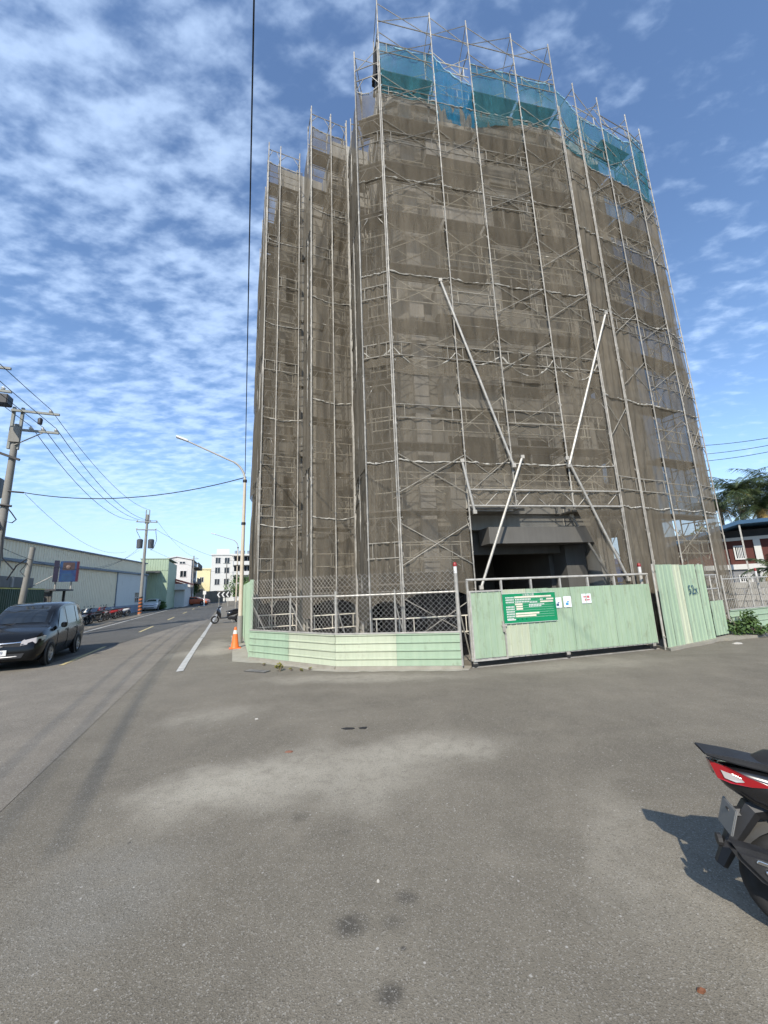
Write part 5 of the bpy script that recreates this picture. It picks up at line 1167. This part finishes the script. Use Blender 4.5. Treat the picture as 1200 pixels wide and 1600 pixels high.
house('grey_shed', 'low grey shed with a dark lean roof between white and yellow houses', ST(-13, 108), SA, 5.2, 8, 4.8, mat('shed_grey', (.33, .35, .37), .8, .08, 1.), [('f', 2.2, 3.4, 2.2, 3.4)], 'gable', M_dkroof, cat='shed')
hw = thing('boundary_wall', 'low brown boundary wall across the far end of the street', 'wall', ST(-11, 97), SA)
b = MB(); b.box(0, 9.5, 0, .2, 0, 2.4); b.build('wall', mat('brown_wall', (.17, .145, .11), .9, .2, 1.), hw); b = MB(); b.box(-.05, 9.55, -.05, .25, 2.401, 2.5); b.build('coping', M_conc, hw)
ch = thing('chevron_sign', 'black and white chevron board at the bend of the far street', 'road sign', ST(-.9, 62), SA)
b = MB(); b.box(-.9, .9, -.03, .03, 1.25, 2.15); b.build('panel', mat('sign_black', (.015, .015, .015), .5), ch)
for k in range(3):
    x = .55 - .6 * k; b = MB(); b.slab_xz([(x - .25, 1.7), (x, 2.08), (x + .2, 2.08), (x - .05, 1.7), (x + .2, 1.32), (x, 1.32)], -.045, -.032); b.build('chevron', M_white, ch)
for x in (-.6, .6):
    b = MB(); b.tube((x, .06, 0), (x, .06, 2.1), .035, 8); b.build('post', M_galv, ch, True)
bo = thing('white_bollard', 'white traffic post standing in the far street', 'bollard', ST(-3.9, 70))
b = MB(); b.path([(0, 0, 0), (0, 0, .2), (0, 0, 1.8)], [.22, .10, .09], 10); b.build('post', M_white, bo, True); b = MB(); b.box(-.25, .25, -.04, .04, 1.81, 2.4); b.build('plate', M_white, bo)

# ================================================================== VEGETATION
def leaf_cloud(b, c, rad, n, size, rr, flat=1.):
    for _ in range(n):
        while True:
            v = Vector((rr.uniform(-1, 1), rr.uniform(-1, 1), rr.uniform(-1, 1)))
            if v.length < 1: break
        v = v * (.55 + .45 * v.length); p = Vector(c) + Vector((v.x * rad[0], v.y * rad[1], v.z * rad[2])); s_ = size * rr.uniform(.6, 1.4)
        d = Vector((rr.uniform(-1, 1), rr.uniform(-1, 1), rr.uniform(-.6, .9))).normalized(); e = d.cross(Vector((rr.uniform(-1, 1), rr.uniform(-1, 1), rr.uniform(-1, 1)))).normalized()
        b.face([p - d * s_, p + e * s_ * .45, p + d * s_, p - e * s_ * .45])
def bush(name, label, loc, rad, n, size, seed, clumps=7, cat='bush', trunk=None, group=None, m=None):
    rr = random.Random(seed); t = thing(name, label, cat, loc, 0, group); b = MB(); zc = (trunk or 0) + rad[2] * .9
    for k in range(clumps):
        c = (rr.uniform(-.6, .6) * rad[0], rr.uniform(-.6, .6) * rad[1], zc + rr.uniform(-.5, .6) * rad[2]); q = rr.uniform(.35, .6); leaf_cloud(b, c, (rad[0] * q, rad[1] * q, rad[2] * q), n // clumps, size, rr)
    b.build('crown' if trunk else 'foliage', m or M_leaf, t, fix=False)
    b = MB()
    if trunk:
        b.path([(0, 0, 0), (.05, 0, trunk * .6), (.0, .05, trunk + rad[2])], [.16, .12, .05], 8)
        for k in range(5): a_ = rr.uniform(0, 6.3); b.path([(0, 0, trunk * .8), (math.cos(a_) * rad[0] * .5, math.sin(a_) * rad[1] * .5, trunk + rad[2] * rr.uniform(.5, 1.3))], [.07, .02], 5)
    else:
        for k in range(7): a_ = rr.uniform(0, 6.3); b.path([(0, 0, 0), (math.cos(a_) * rad[0] * .6, math.sin(a_) * rad[1] * .6, rad[2] * rr.uniform(.9, 1.5))], [.02, .008], 5)
    b.build('trunk' if trunk else 'stem', M_bark, t, fix=False); return t
def palm(label, loc, h, rad, seed, nf=26, dry=4, lean=(0, 0)):
    rr = random.Random(seed); t = thing('palm_tree', label, 'palm tree', loc, 0, 'palms beyond the red house')
    b = MB(); pts = [(lean[0] * f * f, lean[1] * f * f, h * f) for f in (0, .25, .5, .75, 1)]; b.path(pts, [.24, .18, .16, .15, .17], 10); b.build('trunk', M_bark, t, True)
    top = Vector(pts[-1])
    def frond(b, az_, el_, L):
        d = Vector((math.cos(az_), math.sin(az_), 0)); p = top.copy(); n = 11; pts = []; e = el_
        for k in range(n + 1): pts.append(p.copy()); p += (d * math.cos(e) + Vector((0, 0, math.sin(e)))) * (L / n); e -= (1.05 + .5 * rr.random()) / n
        b.path(pts, [.03 * (1 - .8 * k / n) for k in range(n + 1)], 4, False); side = d.cross(Vector((0, 0, 1)))
        for k in range(1, n + 1):
            for j in range(3):
                f = (k - 1 + (j + rr.random()) / 3) / n; kk = min(n - 1, int(f * n)); q = pts[kk].lerp(pts[kk + 1], f * n - kk); tg = (pts[kk + 1] - pts[kk]).normalized()
                ll = L * .26 * (1 - .65 * abs(f - .4)) * rr.uniform(.8, 1.1)
                for s_ in (-1, 1):
                    e1 = q + side * s_ * ll * .8 + tg * ll * .45 + Vector((0, 0, -ll * rr.uniform(.25, .75))); w = tg * .035
                    b.face([q - w, q + w, e1])
    b = MB()
    for k in range(nf): frond(b, 2 * math.pi * k / nf * 2.4 + rr.uniform(-.2, .2), rr.uniform(-.2, 1.3), rad * rr.uniform(.8, 1.1))
    b.build('crown', M_palm, t, fix=False)
    if dry:
        b = MB()
        for k in range(dry): frond(b, rr.uniform(0, 6.3), rr.uniform(-.9, -.3), rad * .8)
        b.build('dry_fronds', M_palmdry, t, fix=False)
    return t
pc = lambda x, y, D: at(x, y, D)
for k, (x, y, D, rad, dry, lb) in enumerate(((1151, 772, 52, 4.0, 3, 'tall palm with its crown clear above the blue canopy'), (1190, 800, 49, 3.6, 9, 'palm with yellowing lower fronds beside the blue canopy'), (1126, 800, 58, 3.6, 2, 'palm half hidden behind the edge of the scaffold'), (1212, 768, 54, 4.0, 2, 'tall palm behind the right end of the red house'), (1178, 775, 62, 4.0, 2, 'darker palm further back between the two front palms'))):
    p = pc(x, y, D); palm(lb, (p.x, p.y, 0), p.z + .4, rad, 20 + k, 30, dry)
p = at(1205, 880, 36); palm('small potted palm in front of the red brick wall', (p.x, p.y, 0), p.z - .4, 1.7, 90, 16, 3)
p = gnd(1160, 994); bush('weed_bush', 'leafy green weeds growing against the low green fence', (p.x - .15, p.y - .1, .06), (.55, .35, .42), 900, .055, 51, 9, 'weeds')
p = gnd(1185, 996); bush('weed_bush', 'sparser low weeds trailing along the kerb', (p.x + .1, p.y, .06), (.45, .25, .20), 260, .05, 52, 5, 'weeds')
p = gnd(437, 1049); bush('weed_tuft', 'small yellowish weed tuft at the foot of the corner fence', (p.x, p.y, .0), (.10, .08, .10), 90, .04, 53, 4, 'weeds', m=mat('dry_weed', (.20, .19, .04), .8, .3, 8))
for k, (x, y) in enumerate(((412, 1040), (470, 1049), (484, 1047), (455, 1048))):
    p = gnd(x, y); bush('weed_tuft', 'tiny dry weed in the cement crack below the corner fence', (p.x, p.y, .0), (.06, .05, .04), 30, .025, 60 + k, 3, 'weeds', group='tiny weeds', m=MATS['dry_weed'])
for k, (lat_, a_, rd, tr, lb) in enumerate(((1.8, 70, (2.8, 2.8, 1.9), 1.2, 'dark green tree behind the chevron board'), (3.6, 84, (2.6, 2.6, 2.0), 1.4, 'dark green tree in front of the apartment block'), (-10.0, 66, (1.3, 1.3, 1.4), 1.5, 'small dark tree at the corner of the red roofed shop'), (-7.2, 88, (1.4, 2.0, 1.6), 1.2, 'dark shrubby tree before the grey shed'))):
    bush('roadside_tree', lb, ST(lat_, a_), rd, 2600, .16, 70 + k, 12, 'tree', tr)
bush('hedge_shrub', 'round dark shrub beside the parked white car', ST(-8.6, 60.5), (.9, 1.2, .7), 900, .10, 80, 7, 'shrub')
for k in range(3): bush('roadside_tree', 'dense dark tree filling in behind the palms', at(1130 + 45 * k, 880, 66).xy.to_3d(), (4.5, 4.5, 3.2), 3000, .28, 85 + k, 12, 'tree', 2.6, 'trees behind the palms')

# ================================================================== RED HOUSE
M_brickred = mat('red_brick_shaded', (.09, .026, .019), .8, .15, 1.5); M_bluecan = mat('blue_canopy', (.03, .09, .17), .6, .15, 2)  # brick colour darkened to stand in for shade on this face
cP = at(1165, 880, 42.0); az_c = math.atan2(cP.x, cP.y); rzh = -az_c
rh = thing('red_house', 'two storey red brick house with white bands and a blue canopy roof', 'house', (cP.x, cP.y, 0), rzh)
def rl(px, py):
    n = Vector((cP.x, cP.y, 0)).normalized(); w = onplane(px, py, (cP.x, cP.y, 0), n); d = w - Vector((cP.x, cP.y, 0)); return d.x * math.cos(rzh) + d.y * math.sin(rzh), w.z
zb1 = rl(1150, 888)[1]; zt1 = rl(1150, 845)[1]
b = MB(); b.box(-6, 8, .0, 9, zb1 + .3, zt1); b.build('upper_wall', M_brickred, rh)
b = MB(); b.box(-6, 3.0, .0, 9, 0, zb1 - .1); b.build('lower_wall', mat('grey_tile_wall', (.22, .22, .22), .8, .15, 2), rh)
b = MB(); b.box(3.0, 8, .0, 9, 0, zb1 - .1); b.build('lower_wall', M_brickred, rh)
b = MB(); b.box(-6.1, 8.1, -.15, 9, zb1 - .1, zb1 + .3); b.build('floor_band', M_wwall, rh)
b = MB(); b.box(-6.1, 8.1, -.08, 9, zt1 + .002, zt1 + .25); b.build('top_band', M_wwall, rh)
xp, _ = rl(1185, 860)
b = MB(); b.box(xp - .2, xp + .2, -.2, -.02, 0, zb1 - .11); b.build('pilaster', M_wwall, rh)
b = MB(); b.box(xp - .2, xp + .2, -.12, -.02, zb1 + .31, zt1); b.build('pilaster', M_wwall, rh)
xa, za = rl(1148, 855); xb, zb3 = rl(1164, 872)
def rwin(xa, xb, z0, z1):
    b = MB(); b.box(xa, xb, -.04, -.005, z0, z1); wo = b.build('window', M_glass, rh)
    for (x0, x1, c0, c1) in ((xa - .1, xa, z0 - .1, z1 + .1), (xb, xb + .1, z0 - .1, z1 + .1), (xa, xb, z1, z1 + .1), (xa, xb, z0 - .1, z0)):
        b = MB(); b.box(x0, x1, -.09, -.041, c0, c1); b.build('frame', M_white, wo)
    n = 5
    for k in range(1, n): x = xa + (xb - xa) * k / n; b = MB(); b.box(x - .025, x + .025, -.07, -.041, z0, z1); b.build('window_bar', M_white, wo)
rwin(xa, xb, zb3, za); x2, z2 = rl(1157, 900); x3, z3 = rl(1175, 908); rwin(x2, x3, z3, z2)
zp = rl(1155, 822)[1]; ze = rl(1135, 838)[1]; xpk = rl(1155, 822)[0]
b = MB(); b.slab_xz([(-6.5, ze - 1.2), (xpk, zp), (9.0, zp - .1), (9.0, zp + .15), (xpk, zp + .28), (-6.5, ze - .9)], -1.8, 9.5); b.build('canopy_roof', M_bluecan, rh)
b = MB(); b.box(xpk - .05, xpk + .05, -1.7, -1.6, 0, zp); b.build('canopy_post', M_galv, rh)
b = MB(); b.box(-6, 8, .5, .7, zt1 + .26, zp - .3); b.build('loft_wall', M_dkroof, rh)
# garden wall of stacked blocks behind the right fence
bw = at(1160, 930, 22); gwl = thing('block_wall', 'rough block wall behind the chain link on the right', 'wall', (bw.x, bw.y, 0), rzh)
for r_ in range(6):
    for c_ in range(9):
        b = MB(); b.box(0, .56, 0, .22, 0, .24); o_ = b.build('block', M_conc, gwl, bevel=.012); o_.location = (-2.8 + .58 * c_ + (.29 if r_ % 2 else 0) + rnd.uniform(-.01, .01), rnd.uniform(-.02, .02), .255 * r_)
fv = at(1190, 930, 18); 
tp = thing('wheel_pipe_stack', 'old tyres stacked behind the short side gate', 'tyres', (10.1, 12.75, 0))
for k in range(4):
    b = MB(); b.lathe([(.16, -.08), (.24, -.10), (.31, -.06), (.32, 0), (.31, .06), (.24, .10), (.16, .08)], 20, 'z', (.03 * (k % 2), 0, .12 + .21 * k)); b.build('tyre', M_rubber, tp, True)

# ================================================================== LITTER
def flake(name, label, px, py, s_, m, n=7, cat='litter', h=.012):
    p = gnd(px, py); rr = random.Random(px); t = MB(); pts = [(math.cos(6.283 * k / n) * s_[0] * rr.uniform(.6, 1.1), math.sin(6.283 * k / n) * s_[1] * rr.uniform(.6, 1.1)) for k in range(n)]
    c = (0, 0, h * 1.6); bot = [(x, y, .001) for x, y in pts]; top_ = [(x * .9, y * .9, h * rr.uniform(.5, 1.2)) for x, y in pts]
    t.grid([bot, top_], True); t.face(bot[::-1])
    for k in range(n): t.face([top_[k], top_[(k + 1) % n], c])
    o = t.build(name, m, None, True); o.location = (p.x, p.y, 0); tag(o, label, cat)
flake('fallen_leaf', 'curled orange brown fallen leaf on the asphalt', 1096, 1550, (.024, .014), mat('dead_leaf', (.16, .06, .025), .8, .3, 30), 8, 'leaf')
flake('flattened_rag', 'flattened dark scrap on the asphalt, shaped like a sole', 543, 1139, (.10, .035), M_rubber)
flake('flattened_rag', 'smaller flattened dark scrap beside the longer one', 567, 1138, (.085, .04), M_rubber)
flake('brick_chip', 'reddish brick chip on the asphalt', 452, 1175, (.06, .025), mat('brick_chip', (.22, .10, .065), .9, .3, 20))
flake('paper_scrap', 'tiny white paper scrap on the asphalt near the oil stains', 591, 1379, (.010, .004), M_conc2)
flake('paper_scrap', 'tiny white paper scrap on the asphalt near the dusty patch', 401, 1124, (.03, .012), M_conc2)
flake('stone_chip', 'pale stone chip lying by the right kerb', 1152, 1006, (.16, .08), M_conc2, 7, 'stone', .03)
